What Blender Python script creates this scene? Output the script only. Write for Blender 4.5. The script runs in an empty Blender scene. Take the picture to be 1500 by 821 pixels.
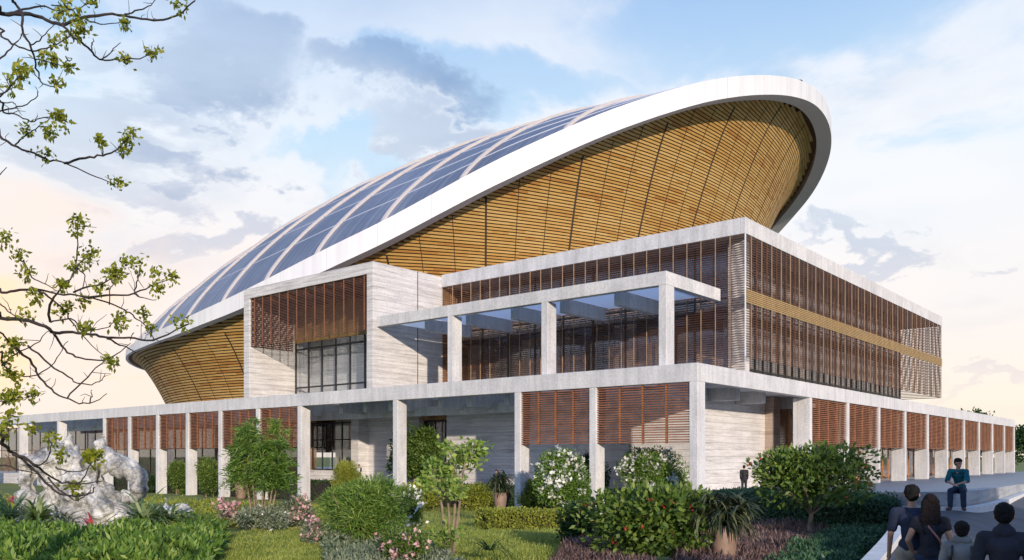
import bpy, math, random
import numpy as np
random.seed(7)
RNG = np.random.default_rng(11)
R = math.radians
SC = bpy.context.scene
COL = SC.collection

# ------------------------------------------------------------------ site geometry
# world axes run with the building: x along the long front (corner at the origin), y into the depth, z up
CAM = np.array([22.04, -42.53, 2.3])
FPX, HORIZON, MIDX = 1240.0, 669.0, 750.0
EX = np.array([0.76864, -0.63968]); EY = np.array([0.63968, 0.76864])   # camera right / forward on the plan


def ray(px):
    a = (px - MIDX) / FPX
    return np.array([a * EX[0] - EY[0], a * EY[0] + EX[0]])


def pt(px, d, z=0.0):
    r = ray(px)
    return np.array([CAM[0] + d * r[0], CAM[1] + d * r[1], z])


def ptz(px, py, d):
    return pt(px, d, CAM[2] + (HORIZON - py) / FPX * d)


def smooth(a, b, x):
    t = np.clip((x - a) / (b - a), 0, 1)
    return t * t * (3 - 2 * t)


def gz(x, y):
    """height of the garden ground"""
    x = np.asarray(x, float); y = np.asarray(y, float)
    z = -1.45 + 1.25 * np.clip((-2 - y) / 25.0, 0, 1)
    z = z + 0.95 * smooth(0, 9, x) * smooth(-30, -6, y)
    z = z + 0.05 * np.sin(x * 0.35 + 1.0) * np.sin(y * 0.31) + 0.03 * np.sin(x * .9) * np.cos(y * .7)
    return z


def ground_hit(px, py):
    """where the sight line through a point of the view meets the garden ground"""
    px = np.asarray(px, float); py = np.asarray(py, float)
    a = (px - MIDX) / FPX
    rx = a * EX[0] - EY[0]; ry = a * EY[0] + EX[0]
    s = (HORIZON - py) / FPX
    ds = np.linspace(6, 130, 700)
    out_d = np.full(px.shape, 60.0)
    done = np.zeros(px.shape, bool)
    for d in ds:
        h = CAM[2] + s * d - gz(CAM[0] + rx * d, CAM[1] + ry * d)
        new = (~done) & (h <= 0)
        out_d[new] = d; done |= new
    return np.stack([CAM[0] + rx * out_d, CAM[1] + ry * out_d, gz(CAM[0] + rx * out_d, CAM[1] + ry * out_d)], -1), out_d


def G(px, py):
    p, d = ground_hit(np.array([px]), np.array([py]))
    return p[0], float(d[0])


# ------------------------------------------------------------------ materials
MATS = {}


def new_mat(name):
    m = bpy.data.materials.new(name); m.use_nodes = True
    nt = m.node_tree; b = nt.nodes['Principled BSDF']
    return m, nt, b


def N(nt, t, **kw):
    n = nt.nodes.new(t)
    for k, v in kw.items(): setattr(n, k, v)
    return n


def ramp(nt, stops):
    n = N(nt, 'ShaderNodeValToRGB'); e = n.color_ramp.elements
    while len(e) < len(stops): e.new(0.5)
    for i, (p, c) in enumerate(stops):
        e[i].position = p; e[i].color = (*c, 1) if len(c) == 3 else c
    return n


def mapping(nt, scale=(1, 1, 1), coord='Object'):
    tc = N(nt, 'ShaderNodeTexCoord'); mp = N(nt, 'ShaderNodeMapping')
    mp.inputs['Scale'].default_value = scale
    nt.links.new(tc.outputs[coord], mp.inputs['Vector'])
    return mp


def noise(nt, vec, scale, detail=4, rough=.55, dist=0):
    n = N(nt, 'ShaderNodeTexNoise'); n.inputs['Scale'].default_value = scale
    n.inputs['Detail'].default_value = detail; n.inputs['Roughness'].default_value = rough
    n.inputs['Distortion'].default_value = dist
    if vec is not None: nt.links.new(vec, n.inputs['Vector'])
    return n


def mixc(nt, fac, a, b, mode='MIX'):
    n = N(nt, 'ShaderNodeMix', data_type='RGBA', blend_type=mode)
    for sock, v in ((n.inputs[0], fac), (n.inputs[6], a), (n.inputs[7], b)):
        if isinstance(v, (int, float)): sock.default_value = v
        elif isinstance(v, tuple): sock.default_value = (*v, 1) if len(v) == 3 else v
        else: nt.links.new(v, sock)
    return n.outputs[2]


def math_n(nt, op, a, b=None):
    n = N(nt, 'ShaderNodeMath', operation=op)
    for i, v in enumerate((a, b)):
        if v is None: continue
        if isinstance(v, (int, float)): n.inputs[i].default_value = v
        else: nt.links.new(v, n.inputs[i])
    return n.outputs[0]


def bump(nt, b, h, strength=.3, dist=.03):
    n = N(nt, 'ShaderNodeBump'); n.inputs['Strength'].default_value = strength; n.inputs['Distance'].default_value = dist
    nt.links.new(h, n.inputs['Height']); nt.links.new(n.outputs[0], b.inputs['Normal'])


def mat_concrete():
    m, nt, b = new_mat('pale_concrete')
    mp = mapping(nt)
    n1 = noise(nt, mp.outputs[0], .55, 5, .6); n2 = noise(nt, mp.outputs[0], 7, 5, .7)
    mp2 = mapping(nt, (1.6, 1.6, .22)); n3 = noise(nt, mp2.outputs[0], 1.3, 4, .6)
    c1 = ramp(nt, [(.3, (.55, .55, .555)), (.7, (.70, .69, .68))]); nt.links.new(n1.outputs[0], c1.inputs[0])
    c2 = ramp(nt, [(.35, (.80, .80, .82)), (.6, (1, 1, 1))]); nt.links.new(n2.outputs[0], c2.inputs[0])
    c3 = ramp(nt, [(.3, (.74, .73, .72)), (.58, (1, 1, 1))]); nt.links.new(n3.outputs[0], c3.inputs[0])
    c = mixc(nt, 1.0, c1.outputs[0], c2.outputs[0], 'MULTIPLY'); c = mixc(nt, .8, c, c3.outputs[0], 'MULTIPLY')
    sub = N(nt, 'ShaderNodeSeparateXYZ'); nt.links.new(mp.outputs[0], sub.inputs[0])
    ux = math_n(nt, 'ADD', math_n(nt, 'MULTIPLY', sub.outputs[0], 1 / 2.92), .31); uy = math_n(nt, 'ADD', math_n(nt, 'MULTIPLY', sub.outputs[1], 1 / 3.96), .43)
    cv_ = N(nt, 'ShaderNodeCombineXYZ'); nt.links.new(math_n(nt, 'FLOOR', ux), cv_.inputs[0]); nt.links.new(math_n(nt, 'FLOOR', uy), cv_.inputs[1])
    wn = N(nt, 'ShaderNodeTexWhiteNoise'); nt.links.new(cv_.outputs[0], wn.inputs['Vector'])
    ct_ = ramp(nt, [(0, (.90, .90, .91)), (1, (1, 1, 1))]); nt.links.new(wn.outputs['Value'], ct_.inputs[0]); c = mixc(nt, 1., c, ct_.outputs[0], 'MULTIPLY')
    ln = math_n(nt, 'MAXIMUM', math_n(nt, 'LESS_THAN', math_n(nt, 'FRACT', ux), .009), math_n(nt, 'LESS_THAN', math_n(nt, 'FRACT', uy), .007))
    c = mixc(nt, math_n(nt, 'MULTIPLY', ln, .4), c, (.22, .22, .22))
    nt.links.new(c, b.inputs['Base Color']); b.inputs['Roughness'].default_value = .75
    bump(nt, b, n2.outputs[0], .25, .02)
    return m


def mat_travertine(name='travertine', tint=(1, 1, 1)):
    m, nt, b = new_mat(name)
    mp = mapping(nt, (.22, .22, 3.4)); n1 = noise(nt, mp.outputs[0], 1.6, 6, .7, .25)
    mp2 = mapping(nt); n2 = noise(nt, mp2.outputs[0], .6, 3); n4 = noise(nt, mp2.outputs[0], 9, 4, .7)
    sx = N(nt, 'ShaderNodeSeparateXYZ'); nt.links.new(mp2.outputs[0], sx.inputs[0])
    fr = math_n(nt, 'FRACT', math_n(nt, 'MULTIPLY', sx.outputs[2], 1 / .46))
    ln = math_n(nt, 'LESS_THAN', fr, .07)
    c1 = ramp(nt, [(.3, (.31 * tint[0], .29 * tint[1], .275 * tint[2])), (.42, (.54 * tint[0], .52 * tint[1], .51 * tint[2])), (.62, (.70 * tint[0], .685 * tint[1], .675 * tint[2])), (.8, (.57 * tint[0], .55 * tint[1], .535 * tint[2]))])
    nt.links.new(n1.outputs[0], c1.inputs[0])
    c2 = ramp(nt, [(.3, (.85, .85, .87)), (.7, (1, 1, 1))]); nt.links.new(n2.outputs[0], c2.inputs[0])
    c4 = ramp(nt, [(.35, (.78, .77, .76)), (.55, (1, 1, 1))]); nt.links.new(n4.outputs[0], c4.inputs[0])
    c = mixc(nt, 1., c1.outputs[0], c2.outputs[0], 'MULTIPLY'); c = mixc(nt, .8, c, c4.outputs[0], 'MULTIPLY')
    lf = math_n(nt, 'MULTIPLY', ln, .5)
    c = mixc(nt, lf, c, (.20, .17, .15))
    nt.links.new(c, b.inputs['Base Color']); b.inputs['Roughness'].default_value = .7
    h = math_n(nt, 'SUBTRACT', n1.outputs[0], ln); bump(nt, b, h, .35, .03)
    return m


def mat_plain(name, col, rough=.6, metal=0., var=.12, scale=3., spec=.5):
    m, nt, b = new_mat(name)
    mp = mapping(nt); n = noise(nt, mp.outputs[0], scale, 4, .6)
    lo = tuple(max(0, c * (1 - var)) for c in col); hi = tuple(min(1, c * (1 + var)) for c in col)
    c = ramp(nt, [(.3, lo), (.7, hi)]); nt.links.new(n.outputs[0], c.inputs[0])
    nt.links.new(c.outputs[0], b.inputs['Base Color'])
    b.inputs['Roughness'].default_value = rough; b.inputs['Metallic'].default_value = metal
    b.inputs['Specular IOR Level'].default_value = spec
    return m


def mat_attr(name, lo, hi, rough=.6, spec=.3, trans=0., mid=None):
    """colour taken from the 'tint' value stored on every face"""
    m, nt, b = new_mat(name)
    at = N(nt, 'ShaderNodeAttribute', attribute_name='tint')
    st = [(0, lo), (1, hi)] if mid is None else [(0, lo), (.5, mid), (1, hi)]
    c = ramp(nt, st); nt.links.new(at.outputs['Fac'], c.inputs[0])
    nt.links.new(c.outputs[0], b.inputs['Base Color']); b.inputs['Roughness'].default_value = rough
    b.inputs['Specular IOR Level'].default_value = spec
    if trans:
        tr = N(nt, 'ShaderNodeBsdfTranslucent'); mx = N(nt, 'ShaderNodeMixShader'); mx.inputs[0].default_value = trans
        nt.links.new(c.outputs[0], tr.inputs[0]); nt.links.new(b.outputs[0], mx.inputs[1]); nt.links.new(tr.outputs[0], mx.inputs[2])
        nt.links.new(mx.outputs[0], nt.nodes['Material Output'].inputs[0])
    return m


def mat_glass(name, tint, refl=.25):
    m, nt, b = new_mat(name); nt.nodes.remove(b)
    t = N(nt, 'ShaderNodeBsdfTransparent'); t.inputs[0].default_value = (*tint, 1)
    g = N(nt, 'ShaderNodeBsdfGlossy'); g.inputs['Roughness'].default_value = .02; g.inputs[0].default_value = (.9, .93, 1, 1)
    lw = N(nt, 'ShaderNodeLayerWeight'); lw.inputs[0].default_value = .5
    fc = math_n(nt, 'ADD', math_n(nt, 'MULTIPLY', math_n(nt, 'POWER', lw.outputs[1], 3.0), .55), refl * .3)
    mx = N(nt, 'ShaderNodeMixShader'); nt.links.new(fc, mx.inputs[0])
    nt.links.new(t.outputs[0], mx.inputs[1]); nt.links.new(g.outputs[0], mx.inputs[2])
    nt.links.new(mx.outputs[0], nt.nodes['Material Output'].inputs[0])
    return m


def mat_roof():
    m, nt, b = new_mat('standing_seam_metal')
    mp = mapping(nt); sx = N(nt, 'ShaderNodeSeparateXYZ'); nt.links.new(mp.outputs[0], sx.inputs[0])
    fr = math_n(nt, 'FRACT', math_n(nt, 'MULTIPLY', sx.outputs[0], 1 / .74)); seam = math_n(nt, 'LESS_THAN', fr, .16)
    n1 = noise(nt, mp.outputs[0], .12, 4, .6); mp2 = mapping(nt, (1.35, .03, .03)); n2 = noise(nt, mp2.outputs[0], 1., 3)
    c1 = ramp(nt, [(.3, (.15, .18, .245)), (.7, (.245, .275, .345))]); nt.links.new(n1.outputs[0], c1.inputs[0])
    c2 = ramp(nt, [(.35, (.75, .77, .8)), (.65, (1.0, 1.0, 1.0))]); nt.links.new(n2.outputs[0], c2.inputs[0])
    c = mixc(nt, 1., c1.outputs[0], c2.outputs[0], 'MULTIPLY'); cl = N(nt, 'ShaderNodeCombineXYZ'); nt.links.new(math_n(nt, 'FLOOR', math_n(nt, 'MULTIPLY', sx.outputs[0], 1 / 2.95)), cl.inputs[0]); nt.links.new(math_n(nt, 'FLOOR', math_n(nt, 'MULTIPLY', sx.outputs[1], 1 / 5.)), cl.inputs[1])
    wn = N(nt, 'ShaderNodeTexWhiteNoise'); nt.links.new(cl.outputs[0], wn.inputs['Vector']); cw = ramp(nt, [(0, (.82, .83, .85)), (1, (1.06, 1.06, 1.06))]); nt.links.new(wn.outputs['Value'], cw.inputs[0]); c = mixc(nt, 1., c, cw.outputs[0], 'MULTIPLY')
    c = mixc(nt, math_n(nt, 'MULTIPLY', seam, .6), c, (.07, .085, .14))
    nt.links.new(c, b.inputs['Base Color']); b.inputs['Roughness'].default_value = .45; b.inputs['Metallic'].default_value = .25
    bump(nt, b, seam, .5, .06)
    return m


def mat_ground():
    m, nt, b = new_mat('garden_ground')
    mp = mapping(nt); n1 = noise(nt, mp.outputs[0], .35, 5, .6); n2 = noise(nt, mp.outputs[0], 9, 5, .7)
    c1 = ramp(nt, [(.3, (.09, .125, .018)), (.55, (.20, .245, .04)), (.75, (.27, .30, .06))]); nt.links.new(n1.outputs[0], c1.inputs[0])
    c2 = ramp(nt, [(.3, (.5, .5, .5)), (.7, (1, 1, 1))]); nt.links.new(n2.outputs[0], c2.inputs[0])
    nt.links.new(mixc(nt, 1., c1.outputs[0], c2.outputs[0], 'MULTIPLY'), b.inputs['Base Color'])
    b.inputs['Roughness'].default_value = .95; bump(nt, b, n2.outputs[0], .6, .08)
    return m


def mat_paving(name, base, scale=1.0):
    m, nt, b = new_mat(name)
    mp = mapping(nt)
    br = N(nt, 'ShaderNodeTexBrick'); nt.links.new(mp.outputs[0], br.inputs['Vector'])
    br.inputs['Scale'].default_value = scale; br.inputs['Mortar Size'].default_value = .02
    br.inputs['Color1'].default_value = (*base, 1); br.inputs['Color2'].default_value = (*[c * .85 for c in base], 1)
    br.inputs['Mortar'].default_value = (*[c * .5 for c in base], 1)
    n2 = noise(nt, mp.outputs[0], 2.5, 5, .65); c2 = ramp(nt, [(.3, (.72, .72, .72)), (.7, (1, 1, 1))]); nt.links.new(n2.outputs[0], c2.inputs[0])
    nt.links.new(mixc(nt, 1., br.outputs[0], c2.outputs[0], 'MULTIPLY'), b.inputs['Base Color'])
    b.inputs['Roughness'].default_value = .5
    return m


def mat_rock():
    m, nt, b = new_mat('scholar_stone')
    mp = mapping(nt); n1 = noise(nt, mp.outputs[0], 1.3, 8, .68, .4); n2 = noise(nt, mp.outputs[0], 7, 6, .7, .3)
    v = N(nt, 'ShaderNodeTexVoronoi', feature='DISTANCE_TO_EDGE'); v.inputs['Scale'].default_value = 1.1
    wn = N(nt, 'ShaderNodeVectorMath', operation='ADD'); sc = N(nt, 'ShaderNodeVectorMath', operation='SCALE'); sc.inputs[3].default_value = .5
    nt.links.new(n1.outputs['Color'], sc.inputs[0]); nt.links.new(sc.outputs[0], wn.inputs[0]); nt.links.new(mp.outputs[0], wn.inputs[1]); nt.links.new(wn.outputs[0], v.inputs['Vector'])
    c1 = ramp(nt, [(.34, (.10, .10, .10)), (.46, (.34, .335, .32)), (.60, (.58, .57, .54))]); nt.links.new(n1.outputs[0], c1.inputs[0])
    c2 = ramp(nt, [(.38, (.45, .45, .45)), (.55, (1, 1, 1))]); nt.links.new(n2.outputs[0], c2.inputs[0])
    cr = ramp(nt, [(.0, (.55, .55, .54)), (.05, (1, 1, 1))]); nt.links.new(v.outputs['Distance'], cr.inputs[0])
    c = mixc(nt, 1., c1.outputs[0], c2.outputs[0], 'MULTIPLY'); c = mixc(nt, .7, c, cr.outputs[0], 'MULTIPLY')
    nt.links.new(c, b.inputs['Base Color']); b.inputs['Roughness'].default_value = .8; bump(nt, b, n2.outputs[0], .6, .06)
    return m


M = {}
M['concrete'] = mat_concrete()
M['travertine'] = mat_travertine()
M['white'] = mat_plain('white_rim_paint', (.68, .68, .69), .45, var=.04, scale=.4)
def mat_rim():
    m, nt, b = new_mat('white_rim_panels'); mp = mapping(nt); sub = N(nt, 'ShaderNodeSeparateXYZ'); nt.links.new(mp.outputs[0], sub.inputs[0])
    a = math_n(nt, 'ARCTAN2', math_n(nt, 'SUBTRACT', sub.outputs[1], 50.7), math_n(nt, 'SUBTRACT', sub.outputs[0], -61.02))
    fr = math_n(nt, 'FRACT', math_n(nt, 'MULTIPLY', a, 60 / (2 * math.pi))); ln = math_n(nt, 'LESS_THAN', fr, .014)
    mp2 = mapping(nt, (.9, .9, .05)); n1 = noise(nt, mp2.outputs[0], 1.2, 5, .6); n2 = noise(nt, mp.outputs[0], .15, 3)
    c1 = ramp(nt, [(.3, (.56, .565, .58)), (.62, (.68, .68, .69))]); nt.links.new(n1.outputs[0], c1.inputs[0]); c2 = ramp(nt, [(.3, (.9, .9, .92)), (.7, (1, 1, 1))]); nt.links.new(n2.outputs[0], c2.inputs[0])
    c = mixc(nt, 1., c1.outputs[0], c2.outputs[0], 'MULTIPLY'); c = mixc(nt, math_n(nt, 'MULTIPLY', ln, .45), c, (.3, .3, .31))
    nt.links.new(c, b.inputs['Base Color']); b.inputs['Roughness'].default_value = .45; return m
M['white_rim'] = mat_rim()
M['soffit'] = mat_plain('rim_soffit_grey', (.62, .62, .63), .6, var=.04)
M['roof'] = mat_roof()
M['rib'] = mat_plain('pale_roof_rib', (.52, .475, .45), .5, var=.08)
M['purlin'] = mat_plain('roof_purlin_line', (.26, .30, .40), .5, var=.05)
M['slat'] = mat_attr('golden_wood_slat', (.27, .09, .022), (.50, .34, .135), .55, .3, 0, (.42, .245, .070))
M['backing'] = mat_plain('dark_backing', (.15, .078, .028), .8)
M['joint'] = mat_plain('dark_joint', (.035, .022, .012), .8)
M['louvre'] = mat_plain('rust_wood_louvre', (.235, .088, .040), .5, var=.4, scale=2.)
M['louvre_post'] = mat_plain('louvre_post', (.30, .125, .05), .5, var=.25)
M['screen'] = mat_plain('brown_screen_slat', (.115, .048, .026), .5, var=.35, scale=1.5)
M['batten'] = mat_plain('pale_screen_batten', (.30, .20, .125), .5, var=.2)
M['hood'] = mat_plain('rust_hood_slat', (.10, .038, .024), .5, var=.3); M['hood_post'] = mat_plain('rust_hood_post', (.20, .085, .045), .5, var=.2)
M['band'] = mat_plain('golden_band_slat', (.34, .22, .085), .5, var=.2)
M['black'] = mat_plain('black_metal', (.014, .014, .016), .4, var=.2)
M['glass'] = mat_glass('window_glass', (.92, .94, .95), .22)
M['skyglass'] = mat_glass('canopy_glass', (.72, .82, .92), .15)
def mat_frosted():
    m, nt, b = new_mat('frosted_roof_glass'); b.inputs['Base Color'].default_value = (.70, .78, .86, 1); b.inputs['Roughness'].default_value = .35
    tr = N(nt, 'ShaderNodeBsdfTranslucent'); tr.inputs[0].default_value = (.74, .82, .92, 1); mx_ = N(nt, 'ShaderNodeMixShader'); mx_.inputs[0].default_value = .72
    nt.links.new(b.outputs[0], mx_.inputs[1]); nt.links.new(tr.outputs[0], mx_.inputs[2]); nt.links.new(mx_.outputs[0], nt.nodes['Material Output'].inputs[0]); return m
M['frosted'] = mat_frosted()
M['interior'] = mat_plain('warm_interior', (.34, .19, .10), .8, var=.5, scale=.8)
M['interior_dark'] = mat_plain('dim_interior', (.16, .12, .10), .8, var=.5, scale=.6)
M['interior_pale'] = mat_plain('pale_interior', (.52, .46, .38), .8, var=.2, scale=.5)
M['door'] = mat_plain('orange_wood_door', (.36, .15, .045), .45, var=.3)
M['ceiling'] = mat_plain('blue_grey_ceiling', (.42, .44, .48), .7, var=.08)
M['ground'] = mat_ground()
M['plaza'] = mat_paving('blue_grey_paving', (.25, .31, .36), .42)
M['asphalt'] = mat_plain('asphalt_road', (.060, .066, .078), .8, var=.35, scale=1.2)
M['kerb'] = mat_plain('pale_kerb_stone', (.55, .55, .54), .7, var=.12)
M['plinth'] = mat_travertine('plinth_stone', (.55, .60, .64))
M['rock'] = mat_rock()
M['bark'] = mat_plain('dark_bark', (.026, .018, .016), .85, var=.4, scale=6)
M['stem'] = mat_plain('pale_stem', (.20, .15, .10), .8, var=.35, scale=5)
M['terracotta'] = mat_plain('brown_clay_pot', (.21, .135, .10), .6, var=.25, scale=4)
M['soil'] = mat_plain('potting_soil', (.03, .02, .012), .95)


def leafmat(name, lo, mid, hi, trans=.35, rough=.5):
    M[name] = mat_attr(name, lo, hi, rough, .35, trans, mid)


leafmat('leaf_dark', (.012, .030, .008), (.030, .072, .016), (.070, .135, .030))
leafmat('leaf_mid', (.030, .066, .011), (.098, .165, .026), (.25, .32, .07))
leafmat('leaf_bright', (.045, .105, .015), (.125, .225, .032), (.32, .41, .095))
leafmat('leaf_yellow', (.10, .14, .018), (.25, .28, .035), (.42, .42, .080))
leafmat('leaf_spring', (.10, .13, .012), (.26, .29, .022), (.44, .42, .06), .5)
leafmat('leaf_blue', (.026, .066, .034), (.060, .135, .062), (.13, .225, .105))
leafmat('leaf_palm', (.014, .026, .012), (.045, .065, .026), (.20, .21, .11))
leafmat('leaf_strap', (.05, .10, .02), (.14, .21, .05), (.42, .46, .20))
leafmat('leaf_grey', (.08, .11, .06), (.18, .22, .13), (.34, .37, .25))
leafmat('grass', (.10, .145, .018), (.26, .31, .055), (.46, .47, .13))
leafmat('purple', (.055, .030, .028), (.135, .085, .078), (.27, .185, .165), .2)
leafmat('flower_white', (.55, .55, .50), (.75, .75, .70), (.85, .85, .80), .3)
leafmat('flower_pink', (.45, .20, .22), (.64, .36, .38), (.78, .58, .57), .3)
leafmat('flower_red', (.22, .02, .012), (.38, .045, .02), (.50, .10, .04), .2)
leafmat('leaf_red', (.25, .02, .03), (.48, .05, .07), (.60, .16, .14), .3)

# ------------------------------------------------------------------ builders


def tag(o, label=None, cat=None, group=None, kind=None):
    if label: o['label'] = label
    if cat: o['category'] = cat
    if group: o['group'] = group
    if kind: o['kind'] = kind
    return o


def empty(name, loc=(0, 0, 0), label=None, cat=None, group=None):
    o = bpy.data.objects.new(name, None); COL.objects.link(o); o.location = loc; o.empty_display_size = .3
    return tag(o, label, cat, group)


def link(name, me, parent=None):
    o = bpy.data.objects.new(name, me); COL.objects.link(o)
    if parent is not None:
        o.parent = parent
        w = np.array(parent.location)
        p = parent
        while p.parent is not None:
            p = p.parent; w = w + np.array(p.location)
        o.location = tuple(-w)
    return o


class MB:
    def __init__(self): self.v = []; self.f = []; self.m = []; self.t = []

    def box(self, x0, x1, y0, y1, z0, z1, mi=0):
        b = len(self.v)
        self.v += [(x0, y0, z0), (x1, y0, z0), (x1, y1, z0), (x0, y1, z0), (x0, y0, z1), (x1, y0, z1), (x1, y1, z1), (x0, y1, z1)]
        for q in ((0, 3, 2, 1), (4, 5, 6, 7), (0, 1, 5, 4), (1, 2, 6, 5), (2, 3, 7, 6), (3, 0, 4, 7)):
            self.f.append(tuple(b + i for i in q)); self.m.append(mi)
        return self

    def quad(self, a, b, c, d, mi=0, t=None):
        k = len(self.v); self.v += [tuple(a), tuple(b), tuple(c), tuple(d)]; self.f.append((k, k + 1, k + 2, k + 3)); self.m.append(mi); self.t.append(t if t is not None else .5)

    def tube(self, pts, radii, n=6, mi=0):
        pts = [np.array(p, float) for p in pts]
        base = len(self.v); up = np.array([.31, .17, .93])
        for i, p in enumerate(pts):
            t = pts[min(i + 1, len(pts) - 1)] - pts[max(i - 1, 0)]; t /= (np.linalg.norm(t) + 1e-9)
            a = np.cross(t, up); a /= (np.linalg.norm(a) + 1e-9); b = np.cross(t, a)
            r = radii[i] if hasattr(radii, '__len__') else radii
            for k in range(n):
                an = 2 * math.pi * k / n; self.v.append(tuple(p + r * (math.cos(an) * a + math.sin(an) * b)))
        for i in range(len(pts) - 1):
            for k in range(n):
                k2 = (k + 1) % n
                self.f.append((base + i * n + k, base + i * n + k2, base + (i + 1) * n + k2, base + (i + 1) * n + k)); self.m.append(mi)
        self.f.append(tuple(base + k for k in range(n))[::-1]); self.m.append(mi)
        e = base + (len(pts) - 1) * n; self.f.append(tuple(e + k for k in range(n))); self.m.append(mi)
        return self

    def lathe(self, prof, c, n=20, mi=0):
        base = len(self.v)
        for r, z in prof:
            for k in range(n):
                a = 2 * math.pi * k / n; self.v.append((c[0] + r * math.cos(a), c[1] + r * math.sin(a), c[2] + z))
        for i in range(len(prof) - 1):
            for k in range(n):
                k2 = (k + 1) % n; self.f.append((base + i * n + k, base + i * n + k2, base + (i + 1) * n + k2, base + (i + 1) * n + k)); self.m.append(mi)
        self.f.append(tuple(base + k for k in range(n))[::-1]); self.m.append(mi)
        return self

    def build(self, name, mats, parent=None, smooth_=False, bevel=0.):
        me = bpy.data.meshes.new(name); me.from_pydata(self.v, [], self.f); me.validate()
        mats = mats if isinstance(mats, (list, tuple)) else [mats]
        for m in mats: me.materials.append(m)
        if len(mats) > 1: me.polygons.foreach_set('material_index', self.m)
        if self.t and len(self.t) == len(self.f):
            a = me.attributes.new('tint', 'FLOAT', 'FACE'); a.data.foreach_set('value', self.t)
        if smooth_: me.polygons.foreach_set('use_smooth', [True] * len(me.polygons))
        me.update(); o = link(name, me, parent)
        if bevel:
            bv = o.modifiers.new('edge', 'BEVEL'); bv.width = bevel; bv.segments = 1; bv.limit_method = 'ANGLE'
        return o


def quads_mesh(name, V, mat, tint, parent=None):
    """V: (n,4,3) corner array -> one mesh with a tint per face"""
    n = len(V); me = bpy.data.meshes.new(name)
    me.vertices.add(n * 4); me.vertices.foreach_set('co', V.reshape(-1).astype(np.float32))
    me.loops.add(n * 4); me.loops.foreach_set('vertex_index', np.arange(n * 4, dtype=np.int32))
    me.polygons.add(n); me.polygons.foreach_set('loop_start', np.arange(0, n * 4, 4, dtype=np.int32))
    me.update(calc_edges=True)
    a = me.attributes.new('tint', 'FLOAT', 'FACE'); a.data.foreach_set('value', np.clip(tint, 0, 1).astype(np.float32))
    me.materials.append(mat)
    return link(name, me, parent)


def nrm(a): return a / (np.linalg.norm(a, axis=-1, keepdims=True) + 1e-9)


def leaf_quads(C, D, L, W, fold=.0):
    """diamond leaves: base C, direction D, length L, width W"""
    n = len(C); D = nrm(D)
    S = nrm(np.cross(D, RNG.normal(size=(n, 3)))); L = np.broadcast_to(L, (n,))[:, None]; W = np.broadcast_to(W, (n,))[:, None]
    U = np.cross(S, D)
    mid = C + D * L * .45 - U * W * .12
    return np.stack([C, mid + S * W * .5, C + D * L, mid - S * W * .5], 1)


def lumpy(n_lobe, w, dpt, h, flat=.75):
    """lobes that together make an uneven crown of size w x dpt x h above the origin"""
    out = []
    for i in range(n_lobe):
        a = RNG.uniform(0, 2 * math.pi); k = RNG.uniform(.0, .72) ** .7
        zc = RNG.uniform(.25, .85)
        prof = math.sqrt(max(.12, 1 - (abs(zc - .45) / .62) ** 2))
        out.append((math.cos(a) * k * w / 2 * prof, math.sin(a) * k * dpt / 2 * prof, zc * h, RNG.uniform(.16, .28)))
    return out


def crown(base, w, dpt, h, n_leaf, L, W, lobes=26, up=.35, droop=0., fill=.25, clip=1.0):
    """leaf quads filling a lumpy crown that starts at base"""
    lb = lumpy(lobes, w, dpt, h); ws = np.array([l[3] for l in lb]); ws = ws / ws.sum()
    idx = RNG.choice(len(lb), n_leaf, p=ws); lbA = np.array(lb)[idx]
    d = nrm(RNG.normal(size=(n_leaf, 3))); r = RNG.uniform(fill, 1, n_leaf) ** .5
    rad = lbA[:, 3:4] * np.array([w, dpt, h])[None] * 1.0
    off = d * r[:, None] * rad
    P = lbA[:, :3] + off
    e_ = np.sqrt((P[:, 0] / (w * .56)) ** 2 + (P[:, 1] / (dpt * .56)) ** 2 + ((P[:, 2] - h * .5) / (h * .56)) ** 2)
    az_ = np.arctan2(P[:, 1], P[:, 0]); el_ = np.arctan2(P[:, 2] - h * .45, np.hypot(P[:, 0], P[:, 1])); ph = RNG.uniform(0, 6.28, 4)
    e_ = e_ / clip / (1 + .13 * np.sin(3 * az_ + ph[0]) * np.cos(2 * el_ + ph[1]) + .10 * np.sin(5 * az_ + 4 * el_ + ph[2]) + .07 * np.sin(9 * el_ - 4 * az_ + ph[3]))
    P = np.where((e_ > 1)[:, None], P * 0 + (P - [0, 0, h * .5]) / np.maximum(e_, 1)[:, None] * RNG.uniform(.80, 1.08, n_leaf)[:, None] + [0, 0, h * .5], P)
    P[:, 2] = np.maximum(P[:, 2], .02)
    D = d + RNG.normal(size=(n_leaf, 3)) * .55; D[:, 2] += up - droop
    lobe_t = RNG.uniform(-.22, .22, len(lb))[idx]
    t = .5 + lobe_t + RNG.normal(size=n_leaf) * .2
    return leaf_quads(P + np.array(base), D, L * RNG.uniform(.6, 1.25, n_leaf), W * RNG.uniform(.7, 1.2, n_leaf)), t, P + np.array(base)


def poly_sample(poly, n):
    """random points inside a polygon"""
    poly = np.array(poly, float); x0, y0 = poly.min(0); x1, y1 = poly.max(0); out = []
    cnt = 0
    while cnt < n:
        p = RNG.uniform([x0, y0], [x1, y1], (n * 2, 2)); ins = np.zeros(len(p), bool); j = len(poly) - 1
        for i in range(len(poly)):
            xi, yi = poly[i]; xj, yj = poly[j]
            c = ((yi > p[:, 1]) != (yj > p[:, 1])) & (p[:, 0] < (xj - xi) * (p[:, 1] - yi) / (yj - yi + 1e-9) + xi)
            ins ^= c; j = i
        q = p[ins]; out.append(q); cnt += len(q)
    return np.concatenate(out)[:n]


def plan_poly(px_poly):
    """polygon of garden ground, given by where its corners appear"""
    a = np.array(px_poly, float); p, _ = ground_hit(a[:, 0], a[:, 1]); return p[:, :2]


def on_ground(xy): return np.column_stack([xy, gz(xy[:, 0], xy[:, 1])])

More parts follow.
